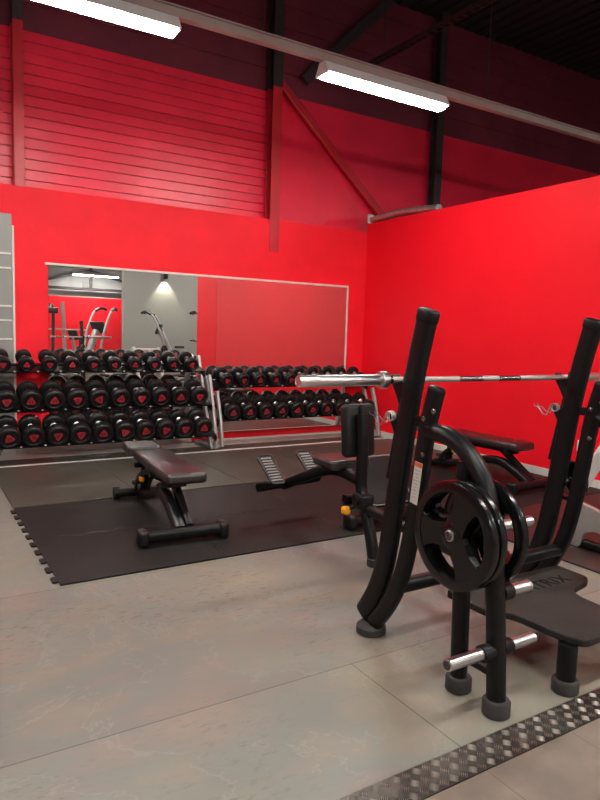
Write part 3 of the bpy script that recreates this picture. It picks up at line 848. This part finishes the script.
b = NB(); sweep(b, [(0.10, 0.62, 0.042), (0.40, 0.62, 0.042)], 0.036, 0.04, side=(0, 0, 1), seg=14, power=3); obj('rear_foot_tube', b, M['black_metal'], t)
make_bench('flat black bench beside the red partition, seen behind the barbell bench', (5.30, 4.16, 0.012), math.radians(2))

# ------------------------------------------------------------------ military press bench (barbell rack, seat, spotter platform)
BX = 2.6
XLs, XRs = 2.0, 3.2
mp = thing('barbell_press_bench', 'large black barbell press bench with leaning uprights, raised seat and foot platform', 'bench', (BX, 2.3, 0))
def MP(name, b, m, parent=mp, **k):
    b.transform(Matrix.Translation((-BX, -2.3, 0)))
    return obj(name, b, m, parent, **k)
for side_, X in ((-1, XLs), (1, XRs)):
    # tall leaning upright
    b = NB(); sweep(b, spline([(X, 2.178, 1.60), (X, 2.232, 1.38), (X, 2.284, 1.10), (X, 2.335, 0.75), (X, 2.39, 0.42), (X, 2.455, 0.23), (X, 2.55, 0.075)], 6), 0.031, 0.052, side=(1, 0, 0), seg=20, power=3.5, round_end=0.012)
    up = MP('upright', b, M['black_metal'])
    b = NB(); sweep(b, [(X, 2.172, 1.625), (X, 2.187, 1.565)], 0.034, 0.056, side=(1, 0, 0), seg=20, power=3.5, round_end=0.012); MP('cap', b, M['black_satin'], up)
    # bar catch plate down the +Y face, with three hooks
    b = NB(); sweep(b, [(X, 2.29, 1.33), (X, 2.388, 0.82)], 0.020, 0.012, side=(1, 0, 0), seg=12, power=5); MP('guard_strip', b, M['black_satin'], up)
    for zz, yy, q in ((1.292, 2.300, 1.0), (1.115, 2.335, 0.62)):
        b = NB()
        prof = [(yy + u * q, zz + w * q) for u, w in ((-0.02, 0.005), (0.02, 0.002), (0.045, -0.012), (0.06, 0.0), (0.076, 0.03), (0.086, 0.03), (0.078, -0.015), (0.05, -0.06), (0.02, -0.11), (-0.02, -0.13))]
        prism(b, prof, X - 0.024, X + 0.024, Matrix(((0, 0, 1, 0), (1, 0, 0, 0), (0, 1, 0, 0), (0, 0, 0, 1))))
        MP('bar_hook', b, M['black_satin'], up, smooth=False, bevel=0.003)
    # second, shorter tube with the rubber foot
    b = NB(); sweep(b, spline([(X, 2.095, 1.285), (X, 2.145, 1.09), (X, 2.185, 0.80), (X, 2.225, 0.55), (X, 2.275, 0.36), (X, 2.36, 0.19), (X, 2.47, 0.05)], 6), 0.028, 0.042, side=(1, 0, 0), seg=20, power=3.2, round_end=0.012)
    rs = MP('rear_strut', b, M['black_metal'])
    b = NB(); lathe(b, [(0, 0.068), (0.006, 0.075), (0.036, 0.075), (0.044, 0.068), (0.050, 0.045)], (X, 2.485, 0.0), (0, 0, 1), 26); MP('rubber_foot', b, M['rubber_foot'], rs)
    for zz, ya, yb in ((1.12, 2.15, 2.29), (0.20, 2.33, 2.45)):
        b = NB(); box(b, (X, (ya + yb) / 2, zz), (0.022, yb - ya, 0.045)); MP('link_plate', b, M['black_metal'], up, smooth=False, bevel=0.004)
    for yy, zz in ((2.06, 1.20), (2.12, 1.16), (2.115, 1.00)):
        b = NB(); lathe(b, [(0, 0.013), (0.006, 0.012), (0.009, 0.006)], (X - 0.028, yy + 0.02, zz - 0.02), (-1, 0, 0), 12); MP('bolt', b, M['chrome_dark'], rs)
    # swan-neck tube curving over and down to the front stand
    b = NB(); sweep(b, spline([(X, 2.13, 1.085), (X, 2.00, 1.075), (X, 1.89, 1.02), (X, 1.80, 0.92), (X, 1.752, 0.78), (X, 1.72, 0.60), (X, 1.69, 0.30), (X, 1.668, 0.03)], 6), 0.039, 0.039, side=(1, 0, 0), seg=18)
    sn = MP('swan_neck_stand', b, M['black_metal'])
    b = NB(); lathe(b, [(0, 0.050), (0.006, 0.056), (0.058, 0.056), (0.066, 0.050), (0.068, 0.040)], (X, 1.668, 0.0), (0, 0, 1), 26); MP('rubber_foot', b, M['rubber_foot'], sn)
    b = NB(); sweep(b, [(X, 1.905, 0.99), (X, 1.876, 0.03)], 0.037, 0.037, side=(1, 0, 0), seg=18)
    st = MP('front_stand', b, M['black_metal'])
    b = NB(); lathe(b, [(0, 0.050), (0.006, 0.056), (0.056, 0.056), (0.064, 0.050), (0.066, 0.038)], (X, 1.876, 0.0), (0, 0, 1), 26); MP('rubber_foot', b, M['rubber_foot'], st)
    b = NB(); cyl(b, (X, 1.88, 0.165), (X, 1.68, 0.165), 0.024, 14); MP('stand_tie', b, M['black_metal'], st)
    for zz in (0.225, 0.11):
        b = NB(); lathe(b, [(0, 0.012), (0.006, 0.011), (0.009, 0.005)], (X + 0.02, 1.868, zz), (0.5, -1, 0), 12); MP('bolt', b, M['chrome_dark'], st)
    # storage pegs
    d = -side_   # inner direction is towards the middle
    for (zz, yy, xa, xb) in ((0.705, 1.845, X - (0.138 if side_ < 0 else 0.30), X + (0.36 if side_ < 0 else 0.138)), (0.262, 1.69, X - 0.265, X + 0.228)):
        b = NB(); lathe(b, [(0, 0.018), (0.004, 0.024), (xb - xa - 0.004, 0.024), (xb - xa, 0.018)], (xa, yy, zz), (1, 0, 0), 22); pg = MP('storage_peg', b, M['chrome']); pg['label'] = 'chrome plate peg'
        for s, xe in ((-1, xa), (1, xb)):
            b = NB(); lathe(b, [(0, 0.019), (0.003, 0.017), (0.003, 0.009), (0.001, 0.008)], (xe + s * 0.0005, yy, zz), (s, 0, 0), 18); MP('peg_cap', b, M['dark_steel'], pg)
            b = NB(); lathe(b, [(0, 0.034), (0.05, 0.034), (0.056, 0.030)], (X + s * 0.028, yy, zz), (s, 0, 0), 20); MP('peg_collar', b, M['black_satin'], pg)
    xa, xb = (X + 0.03, X + 0.20) if side_ < 0 else (X - 0.20, X - 0.03)
    b = NB(); lathe(b, [(0, 0.018), (0.004, 0.024), (xb - xa - 0.004, 0.024), (xb - xa, 0.018)], (xa, 1.705, 0.487), (1, 0, 0), 22); pg = MP('storage_peg', b, M['chrome']); pg['label'] = 'chrome plate peg'
    b = NB(); lathe(b, [(0, 0.034), (0.05, 0.034), (0.056, 0.030)], (X - side_ * 0.028, 1.705, 0.487), (-side_, 0, 0), 20); MP('peg_collar', b, M['black_satin'], pg)
# warning label on the left rear strut
b = NB()
lab0 = Vector((XLs - 0.0295, 2.158, 0.940)); lab1 = Vector((XLs - 0.0295, 2.182, 0.745))
dv = (lab1 - lab0)
b = NB(); box(b, ((lab0 + lab1) / 2), (0.002, 0.050, dv.length), Matrix.Rotation(math.atan2(lab0.y - lab1.y, lab0.z - lab1.z) * -1, 3, 'X'))
wl = MP('warning_label', b, M['label_white'], smooth=False); wl['label'] = 'white warning sticker with orange top'
b = NB(); box(b, lab0 + dv * 0.06, (0.003, 0.050, dv.length * 0.10), Matrix.Rotation(math.atan2(lab0.y - lab1.y, lab0.z - lab1.z) * -1, 3, 'X')); o = MP('warning_band', b, M['label_orange'], wl, smooth=False); o['label'] = 'orange band of the sticker'
b = NB()
for k in range(9):
    box(b, lab0 + dv * (0.20 + 0.08 * k), (0.0028, 0.032 - 0.008 * (k % 3), 0.003), Matrix.Rotation(math.atan2(lab0.y - lab1.y, lab0.z - lab1.z) * -1, 3, 'X'))
MP('printed_lines', b, M['label_ink'], wl, smooth=False)
# cross tubes and spine
b = NB(); sweep(b, [(XLs, 2.29, 0.31), (XRs, 2.29, 0.31)], 0.034, 0.034, side=(0, 0, 1), seg=16, power=2.6); MP('cross_tube', b, M['black_metal'])
b = NB(); sweep(b, spline([(BX, 2.29, 0.31), (BX, 2.8, 0.33), (BX, 3.30, 0.36)], 5), 0.034, 0.034, side=(1, 0, 0), seg=16, power=2.6); MP('spine_tube', b, M['black_metal'])
b = NB(); sweep(b, spline([(BX, 3.23, 0.03), (BX, 3.28, 0.20), (BX, 3.345, 0.36), (BX, 3.395, 0.48), (BX, 3.40, 0.60), (BX, 3.40, 0.80), (BX, 3.42, 0.98)], 6), 0.036, 0.036, side=(1, 0, 0), seg=16, power=3)
sp = MP('seat_post', b, M['black_metal'])
b = NB(); lathe(b, [(0, 0.040), (0.006, 0.046), (0.05, 0.046), (0.056, 0.036)], (BX, 3.23, 0), (0, 0, 1), 22); MP('rubber_foot', b, M['rubber_foot'], sp)
b = NB(); rounded_box(b, (BX - 0.005, 3.37, 0.40), (0.10, 0.13, 0.11), 0.02); cyl(b, (BX - 0.07, 3.37, 0.41), (BX + 0.07, 3.37, 0.41), 0.03, 16); MP('knuckle', b, M['black_satin'], sp)
b = NB(); cyl(b, (BX - 0.04, 3.41, 0.36), (BX - 0.08, 3.44, 0.335), 0.014, 12); kn = MP('pull_pin', b, M['black_satin'], sp)
b = NB(); rounded_box(b, (BX - 0.085, 3.445, 0.33), (0.055, 0.055, 0.055), 0.016); o = MP('pull_knob', b, M['orange'], kn); o['label'] = 'orange pull knob'
# backrest, seat
b = NB(); rounded_box(b, (BX + 0.03, 3.50, 0.86), (0.25, 0.085, 0.36), 0.034, Matrix.Rotation(math.radians(-5), 3, 'X'), seg=4); br_ = MP('backrest', b, M['vinyl_matt'])
b = NB(); sweep(b, [(BX + 0.065, 3.445, 0.72), (BX + 0.065, 3.455, 1.04)], 0.055, 0.02, side=(1, 0, 0), seg=16, power=4, round_end=0.012); MP('back_shell', b, M['black_satin'], br_)
b = NB()
pts = rounded_poly([(-0.10, 3.56), (0.24, 3.56), (0.21, 3.86), (-0.08, 3.86)], 0.05)
prism(b, [(x + BX - 0.03, y) for x, y in pts], 0.575, 0.64); MP('seat', b, M['vinyl'], bevel=0.018)
b = NB(); sweep(b, spline([(BX, 3.40, 0.53), (BX, 3.60, 0.555), (BX, 3.80, 0.53), (BX, 4.05, 0.44), (BX, 4.42, 0.285)], 6), 0.036, 0.04, side=(1, 0, 0), seg=16, power=3); MP('seat_spine', b, M['black_metal'])
b = NB(); sweep(b, [(BX - 0.27, 4.36, 0.30), (BX + 0.32, 4.40, 0.32)], 0.034, 0.030, side=(0, 0, 1), seg=12); MP('footrest_tube', b, M['black_metal'])
for cx, yy in ((BX - 0.175, 4.325), (BX + 0.215, 4.385)):
    rot = Matrix.Rotation(math.radians(35), 3, 'X')
    cz = 0.437
    b = NB()
    ol = rounded_poly([(-0.055, -0.15), (0.055, -0.15), (0.058, -0.03), (0.066, 0.15), (-0.066, 0.15), (-0.058, -0.03)], 0.03)
    mx = Matrix.Translation((cx, yy, cz)) @ rot.to_4x4()
    prism(b, ol, -0.010, 0.010, mx)
    fp = MP('footrest', b, M['black_satin'], smooth=False, bevel=0.003)
    b = NB()
    pts = [mx @ Vector((x, y, 0.012)) for x, y in ol]
    sweep(b, pts + [pts[0]], 0.006, seg=8); MP('rim', b, M['dark_steel'], fp)
    b = NB()
    for k in range(9):
        box(b, mx @ Vector((0, -0.116 + 0.029 * k, 0.013)), (0.092, 0.012, 0.008), rot)
    MP('tread_ribs', b, M['label_ink'], fp, smooth=False, bevel=0.002)
# spotter platform
half = [(0.180, 1.575), (0.215, 1.66), (0.235, 1.90), (0.27, 1.96), (0.36, 1.985), (0.45, 2.0), (0.51, 2.04), (0.515, 2.24)]
poly = [(BX + w, y) for w, y in half] + [(BX - min(w, 0.32), y + (0.02 if w > 0.32 else 0)) for w, y in half[::-1]]
b = NB(); prism(b, rounded_poly(poly, 0.03, 3), 0.215, 0.25); pf = MP('spotter_platform', b, M['platform'], smooth=False, bevel=0.008)
pf['label'] = 'black grained foot platform'
text_mesh('embossed_lettering', 'MATRIX', 0.12, M['embossed'], Matrix.Translation((0.17, 2.08 - 2.3, 0.2502)), pf, 0.0012)
for xx in (BX - 0.20, BX + 0.20):
    b = NB(); cyl(b, (xx, 1.642, 0.02), (xx, 1.642, 0.216), 0.041, 20); lg = MP('platform_leg', b, M['black_metal'])
    b = NB(); lathe(b, [(0, 0.051), (0.006, 0.057), (0.05, 0.057), (0.058, 0.051), (0.060, 0.042)], (xx, 1.642, 0), (0, 0, 1), 26); MP('rubber_foot', b, M['rubber_foot'], lg)
b = NB(); box(b, (BX + 0.04, 2.16, 0.205), (0.60, 0.05, 0.03)); box(b, (BX, 2.22, 0.26), (0.10, 0.10, 0.09)); MP('platform_bracket', b, M['black_metal'], smooth=False, bevel=0.004)

# ------------------------------------------------------------------ barbell resting on the hooks
BY, BZ = 2.347, 1.2975
t = thing('barbell', 'long chrome barbell without plates resting on the press bench hooks', 'barbell', (2.605, BY, BZ))
HS = 0.69
b = NB(); sweep(b, [(-HS, 0, 0), (HS, 0, 0)], 0.0140, seg=20); obj('shaft', b, M['chrome_dark'], t)
for xa, xb in ((-HS + 0.03, -0.225), (-0.058, 0.058), (0.225, HS - 0.03)):
    b = NB(); sweep(b, [(xa, 0, 0), (xb, 0, 0)], 0.0148, seg=20); o = obj('knurled_grip', b, M['chrome_knurl'], t); o['label'] = 'pale knurled grip'
for s in (-1, 1):
    b = NB(); lathe(b, [(0, 0.0265), (0.44, 0.0265), (0.445, 0.024), (0.445, 0.020), (0.441, 0.019), (0.441, 0)], (s * (HS + 0.035), 0, 0), (s, 0, 0), 28); sl = obj('sleeve', b, M['chrome'], t)
    b = NB(); lathe(b, [(0, 0.037), (0.004, 0.041), (0.036, 0.041), (0.040, 0.039)], (s * HS, 0, 0), (s, 0, 0), 28); obj('collar', b, M['chrome'], sl)
    b = NB(); lathe(b, [(0, 0.020), (0.03, 0.020)], (s * (HS - 0.03), 0, 0), (s, 0, 0), 20); obj('bushing', b, M['chrome_dark'], sl)

# spring collars parked on the lower hooks
def spring_collar(x, label):
    t = thing('spring_collar', label, 'collar', (x, 2.362, 1.125))
    b = NB()
    pts = []
    for k in range(0, 61):
        an = 2 * PI * k / 20
        pts.append((0.004 + 0.0005 * k, 0.022 * math.cos(an), 0.022 * math.sin(an)))
    sweep(b, pts, 0.0032, seg=8); obj('coil', b, M['chrome'], t)
    for s, dx in ((1, 0.004), (-1, 0.034)):
        b = NB()
        sweep(b, [(dx, 0.022, 0.0), (dx - 0.012, 0.034, -0.040 - 0.006 * s), (dx - 0.016, 0.056, -0.034 - 0.006 * s), (dx - 0.02, 0.085, -0.006), (dx - 0.03, 0.105, 0.0), (dx - 0.03, 0.108, 0.012)], 0.0032, seg=8)
        obj('wire_handle', b, M['chrome'], t)
    return t
spring_collar(XLs - 0.052, 'chrome spring collar on the lower hook of the left upright')
spring_collar(XRs - 0.052, 'chrome spring collar on the lower hook of the right upright')

# ------------------------------------------------------------------ weight plates
def weight_plate(r, th, label, loc, group, number=False, flip=1, roll=0.0):
    """axis along X; outer (decorated) face at -X times flip"""
    t = thing('weight_plate', label, 'weight plate', loc, 0, group)
    rings = []
    # rim
    b = NB()
    lathe(b, [(-th / 2, r * 0.80), (-th / 2, r * 0.93), (-th * 0.36, r * 0.985), (0, r), (th * 0.36, r * 0.985), (th / 2, r * 0.93), (th / 2, r * 0.80), (-th / 2, r * 0.80)], (0, 0, 0), (1, 0, 0), 56, cap=False)
    obj('rim', b, M['rubber_gloss'], t)
    # web with three grip openings: three broad spokes
    b = NB()
    for k in range(3):
        a0 = roll + PI / 2 + k * 2 * PI / 3
        pts = [(r * 0.83 * math.cos(a0 + dd), r * 0.83 * math.sin(a0 + dd)) for dd in (-0.46, -0.3, -0.15, 0, 0.15, 0.3, 0.46)]
        pts += [(r * q * math.cos(a0 + dd), r * q * math.sin(a0 + dd)) for dd, q in ((0.40, 0.72), (0.44, 0.52), (0.70, 0.34), (1.04, 0.27))]
        pts.append((0.0, 0.0))
        pts += [(r * q * math.cos(a0 + dd), r * q * math.sin(a0 + dd)) for dd, q in ((-1.04, 0.27), (-0.70, 0.34), (-0.44, 0.52), (-0.40, 0.72))]
        prism(b, pts, -th * 0.43, th * 0.43, Matrix(((0, 0, 1, 0), (1, 0, 0, 0), (0, 1, 0, 0), (0, 0, 0, 1))))
    obj('web', b, M['rubber_gloss'], t, smooth=False, bevel=0.003)
    b = NB(); lathe(b, [(-th * 0.56, 0.026), (-th * 0.56, r * 0.20), (-th * 0.36, r * 0.26), (th * 0.36, r * 0.26), (th * 0.56, r * 0.20), (th * 0.56, 0.026), (-th * 0.56, 0.026)], (0, 0, 0), (1, 0, 0), 32, cap=False)
    obj('hub', b, M['rubber_gloss'], t)
    if number:
        b = NB()
        mx = Matrix(((0, 0, -1, -th * 0.43), (-1, 0, 0, -r * 0.62), (0, 1, 0, -r * 0.30), (0, 0, 0, 1)))
        o_ = rounded_poly([(-0.020, -0.028), (0.020, -0.028), (0.020, 0.028), (-0.020, 0.028)], 0.012)
        prism(b, o_, 0, 0.002, mx)
        o = obj('red_mark', b, M['red_print'], t, smooth=False); o['label'] = 'red figure on the plate'
        b = NB()
        for dz in (-0.011, 0.011):
            prism(b, rounded_poly([(-0.009, dz - 0.006), (0.009, dz - 0.006), (0.009, dz + 0.006), (-0.009, dz + 0.006)], 0.004), 0, 0.0026, mx)
        me2 = o
        obj('figure_counter', b, M['rubber_gloss'], o, smooth=False)
    return t
PZ, PY = 0.705, 1.845
weight_plate(0.225, 0.042, 'outermost black rubber plate on the left storage peg, facing the viewer', (1.893, PY, PZ - 0.002), 'plates on the left stand', roll=-PI / 2 - 0.1)
weight_plate(0.225, 0.042, 'middle black rubber plate, tight behind the outermost one', (1.940, PY, PZ - 0.002), 'plates on the left stand', roll=-PI / 2 + 0.1)
weight_plate(0.225, 0.042, 'black plate with a red figure, behind the front pair on the stand', (2.062, PY, PZ - 0.002), 'plates on the left stand', number=True, roll=0.48)
# small plate on the right upright
b = NB(); cyl(b, (XRs + 0.02, 2.325, 0.70), (XRs + 0.12, 2.325, 0.70), 0.020, 16); MP('side_peg', b, M['chrome'])
weight_plate(0.12, 0.035, 'small black plate hung beside the right hand upright', (3.290, 2.325, 0.698), None, roll=0.3)

# ------------------------------------------------------------------ white machine at the right edge
t = thing('white_weight_machine', 'white framed weight machine cut off by the right edge of the photo', 'machine', (4.35, 2.75, 0.012))
def WM(name, b, m, parent=t, **k):
    b.transform(Matrix.Translation((-4.35, -2.75, -0.012))); return obj(name, b, m, parent, **k)
b = NB(); sweep(b, [(4.20, 2.50, 1.10), (4.20, 2.74, 0.68), (4.20, 2.88, 0.43), (4.20, 2.905, 0.36)], 0.035, 0.046, side=(1, 0, 0), seg=14, power=3); WM('front_arm', b, M['white_frame'])
b = NB(); sweep(b, [(4.75, 2.47, 1.10), (4.75, 2.72, 0.68), (4.75, 2.90, 0.10)], 0.03, 0.034, side=(1, 0, 0), seg=14, power=3); WM('front_arm', b, M['white_frame'])
b = NB(); prism(b, rounded_poly([(2.95, 0.37), (2.93, 0.29), (2.87, 0.21), (2.86, 0.13), (2.90, 0.012), (2.82, 0.012), (2.79, 0.13), (2.70, 0.16), (2.45, 0.10), (2.45, 0.26), (2.75, 0.33)], 0.03), 4.16, 4.20, Matrix(((0, 0, 1, 0), (1, 0, 0, 0), (0, 1, 0, 0), (0, 0, 0, 1)))); WM('foot_shroud', b, M['silver'], smooth=False, bevel=0.006)
b = NB(); sweep(b, [(4.20, 2.93, 0.045), (4.20, 1.6, 0.045)], 0.03, 0.034, side=(1, 0, 0), seg=12, power=3); WM('base_rail', b, M['black_metal'])
b = NB(); sweep(b, [(4.75, 2.93, 0.045), (4.75, 1.6, 0.045)], 0.03, 0.034, side=(1, 0, 0), seg=12, power=3); WM('base_rail', b, M['black_metal'])
b = NB(); sweep(b, [(4.20, 2.50, 1.06), (4.75, 2.50, 1.06)], 0.03, seg=12); WM('cross_bar', b, M['white_frame'])
b = NB(); rounded_box(b, (4.47, 2.30, 0.55), (0.34, 0.5, 0.09), 0.03); WM('seat_pad', b, M['vinyl_matt'])
b = NB(); sweep(b, [(4.47, 2.3, 0.51), (4.47, 2.3, 0.04)], 0.035, seg=12); box(b, (4.475, 2.3, 0.045), (0.55, 0.07, 0.06)); WM('seat_column', b, M['black_metal'])
b = NB(); cyl(b, (4.75, 2.56, 0.98), (5.05, 2.56, 0.98), 0.024, 14); WM('weight_horn', b, M['chrome'])
weight_plate(0.19, 0.05, 'black plate with red figure on the white machine at the right edge', (4.86, 2.56, 0.978), None, number=True)

# ------------------------------------------------------------------ cardio machines behind the viewer, seen in the mirror
def elliptical(label, loc, rotz):
    t = thing('elliptical_trainer', label, 'exercise machine', loc, rotz)
    b = NB(); sweep(b, [(0, -0.75, 0.06), (0, 0.95, 0.06)], 0.05, 0.04, side=(1, 0, 0), seg=12, power=3); obj('base_rail', b, M['silver'], t)
    for y in (-0.75, 0.95):
        b = NB(); sweep(b, [(-0.32, y, 0.045), (0.32, y, 0.045)], 0.045, seg=12, power=3); obj('foot_bar', b, M['silver'], t)
    b = NB(); prism(b, rounded_poly([(0.25, 0.10), (0.95, 0.10), (1.0, 0.55), (0.75, 0.85), (0.45, 0.75), (0.22, 0.40)], 0.12), -0.12, 0.12, Matrix(((0, 0, 1, 0), (1, 0, 0, 0), (0, 1, 0, 0), (0, 0, 0, 1)))); obj('flywheel_shroud', b, M['silver'], t, bevel=0.02)
    b = NB(); sweep(b, spline([(0, 0.75, 0.7), (0, 0.60, 1.05), (0, 0.42, 1.42)], 5), 0.07, 0.08, side=(1, 0, 0), seg=12, power=3); obj('mast', b, M['silver'], t)
    b = NB(); rounded_box(b, (0, 0.36, 1.50), (0.42, 0.06, 0.30), 0.02, Matrix.Rotation(math.radians(-25), 3, 'X')); cs = obj('console', b, M['black_satin'], t)
    b = NB(); box(b, (0, 0.325, 1.515), (0.34, 0.008, 0.20), Matrix.Rotation(math.radians(-25), 3, 'X')); obj('screen', b, M['screen'], cs, smooth=False)
    for s in (-1, 1):
        b = NB(); sweep(b, spline([(s * 0.24, 0.62, 0.35), (s * 0.25, 0.58, 0.80), (s * 0.28, 0.50, 1.25), (s * 0.28, 0.36, 1.62), (s * 0.27, 0.20, 1.90), (s * 0.22, 0.02, 1.98), (s * 0.16, -0.10, 1.94)], 5), 0.032, seg=10)
        a = obj('moving_arm', b, M['silver'], t)
        b = NB(); sweep(b, spline([(s * 0.27, 0.20, 1.90), (s * 0.22, 0.02, 1.98), (s * 0.16, -0.10, 1.94)], 5), 0.037, seg=10); obj('grip', b, M['rubber'], a)
        b = NB(); sweep(b, [(s * 0.22, 0.60, 0.36), (s * 0.20, -0.70, 0.16 + 0.08 * s)], 0.028, seg=10); l = obj('pedal_link', b, M['dark_steel'], t)
        b = NB(); rounded_box(b, (s * 0.20, -0.20, 0.30 + 0.03 * s), (0.16, 0.40, 0.05), 0.02); obj('pedal', b, M['black_satin'], l)
    return t
def bike(label, loc, rotz):
    t = thing('exercise_bike', label, 'exercise machine', loc, rotz)
    b = NB(); sweep(b, [(0, -0.55, 0.06), (0, 0.6, 0.06)], 0.05, 0.035, side=(1, 0, 0), seg=12, power=3); obj('base_rail', b, M['silver'], t)
    for y in (-0.55, 0.6):
        b = NB(); sweep(b, [(-0.28, y, 0.045), (0.28, y, 0.045)], 0.045, seg=12); obj('foot_bar', b, M['black_metal'], t)
    b = NB(); lathe(b, [(0, 0.20), (0.02, 0.27), (0.14, 0.27), (0.16, 0.20)], (-0.08, 0.28, 0.42), (1, 0, 0), 30); obj('flywheel_cover', b, M['black_satin'], t)
    b = NB(); sweep(b, [(0, -0.05, 0.08), (0, -0.22, 0.92)], 0.04, seg=12); p = obj('seat_post', b, M['silver'], t)
    b = NB(); prism(b, rounded_poly([(-0.11, -0.40), (0.11, -0.40), (0.03, -0.10), (-0.03, -0.10)], 0.05), 0.92, 0.99); obj('saddle', b, M['vinyl_matt'], p, bevel=0.015)
    b = NB(); sweep(b, [(0, 0.32, 0.45), (0, 0.42, 1.20)], 0.045, seg=12); q = obj('mast', b, M['silver'], t)
    b = NB(); rounded_box(b, (0, 0.42, 1.28), (0.34, 0.05, 0.26), 0.02, Matrix.Rotation(math.radians(-20), 3, 'X')); obj('console', b, M['black_satin'], q)
    b = NB(); sweep(b, spline([(-0.24, 0.12, 1.18), (-0.22, 0.34, 1.16), (0, 0.42, 1.14), (0.22, 0.34, 1.16), (0.24, 0.12, 1.18)], 5), 0.018, seg=10); obj('handlebar', b, M['rubber'], q)
    for s in (-1, 1):
        b = NB(); sweep(b, [(s * 0.12, 0.28, 0.42), (s * 0.13, 0.28 - s * 0.12, 0.42 - s * 0.12)], 0.015, seg=8); cr = obj('crank', b, M['chrome_dark'], t)
        b = NB(); box(b, (s * 0.19, 0.28 - s * 0.12, 0.42 - s * 0.12), (0.11, 0.09, 0.025)); obj('pedal', b, M['black_satin'], cr, smooth=False)
    return t
def pulley(label, loc, rotz):
    t = thing('pulldown_machine', label, 'exercise machine', loc, rotz)
    for s in (-1, 1):
        b = NB(); sweep(b, [(s * 0.30, 0.0, 0.0), (s * 0.22, 0.0, 2.15)], 0.05, 0.08, side=(1, 0, 0), seg=12, power=4); obj('column', b, M['silver'], t)
    b = NB(); sweep(b, spline([(-0.05, -0.05, 1.98), (-0.05, 0.30, 2.05), (-0.05, 0.75, 1.92)], 5), 0.045, 0.05, side=(1, 0, 0), seg=12, power=3); a = obj('arm', b, M['black_metal'], t)
    b = NB(); cyl(b, (-0.25, 0.78, 1.90), (0.15, 0.78, 1.90), 0.075, 18); obj('roller', b, M['vinyl_matt'], a)
    b = NB(); sweep(b, [(0, 0.7, 0.04), (0, 0.2, 1.9)], 0.04, seg=12, power=3); obj('strut', b, M['black_metal'], t)
    b = NB(); rounded_box(b, (0, 0.75, 0.5), (0.34, 0.45, 0.09), 0.03); obj('seat', b, M['vinyl_matt'], t)
    b = NB(); sweep(b, [(0, 0.75, 0.02), (0, 0.75, 0.46)], 0.04, seg=12); obj('seat_column', b, M['silver'], t)
    b = NB(); sweep(b, [(-0.85, 0.1, 1.42), (0.85, 0.1, 1.42)], 0.016, seg=10); obj('grip_bar', b, M['chrome'], t)
    b = NB(); box(b, (0, 0, 0.03), (0.75, 0.5, 0.06)); box(b, (0, 0.45, 0.03), (0.10, 0.95, 0.06)); obj('base', b, M['silver'], t, smooth=False, bevel=0.005)
    b = NB()
    for k in range(14): box(b, (0, -0.02, 0.12 + 0.052 * k), (0.36, 0.12, 0.046))
    obj('weight_stack', b, M['black_metal'], t, smooth=False)
    return t
pulley('silver pulldown machine with black roller arm, at the left of the mirror reflection', (3.50, -2.2, 0.004), 0.25)
elliptical('silver cross trainer in the middle of the mirror reflection', (4.45, -0.35, 0.004), math.radians(58))
elliptical('silver cross trainer reflected before the pale grey wall', (5.95, -2.0, 0.004), math.radians(-62))
elliptical('silver cross trainer at the right end of the mirror reflection', (6.75, -0.35, 0.004), math.radians(-60))
bike('silver exercise bike behind the pulldown machine in the mirror', (4.55, -3.36, 0.004), 1.0)
bike('silver exercise bike at the right of the mirror reflection', (7.75, -3.36, 0.004), -1.0)
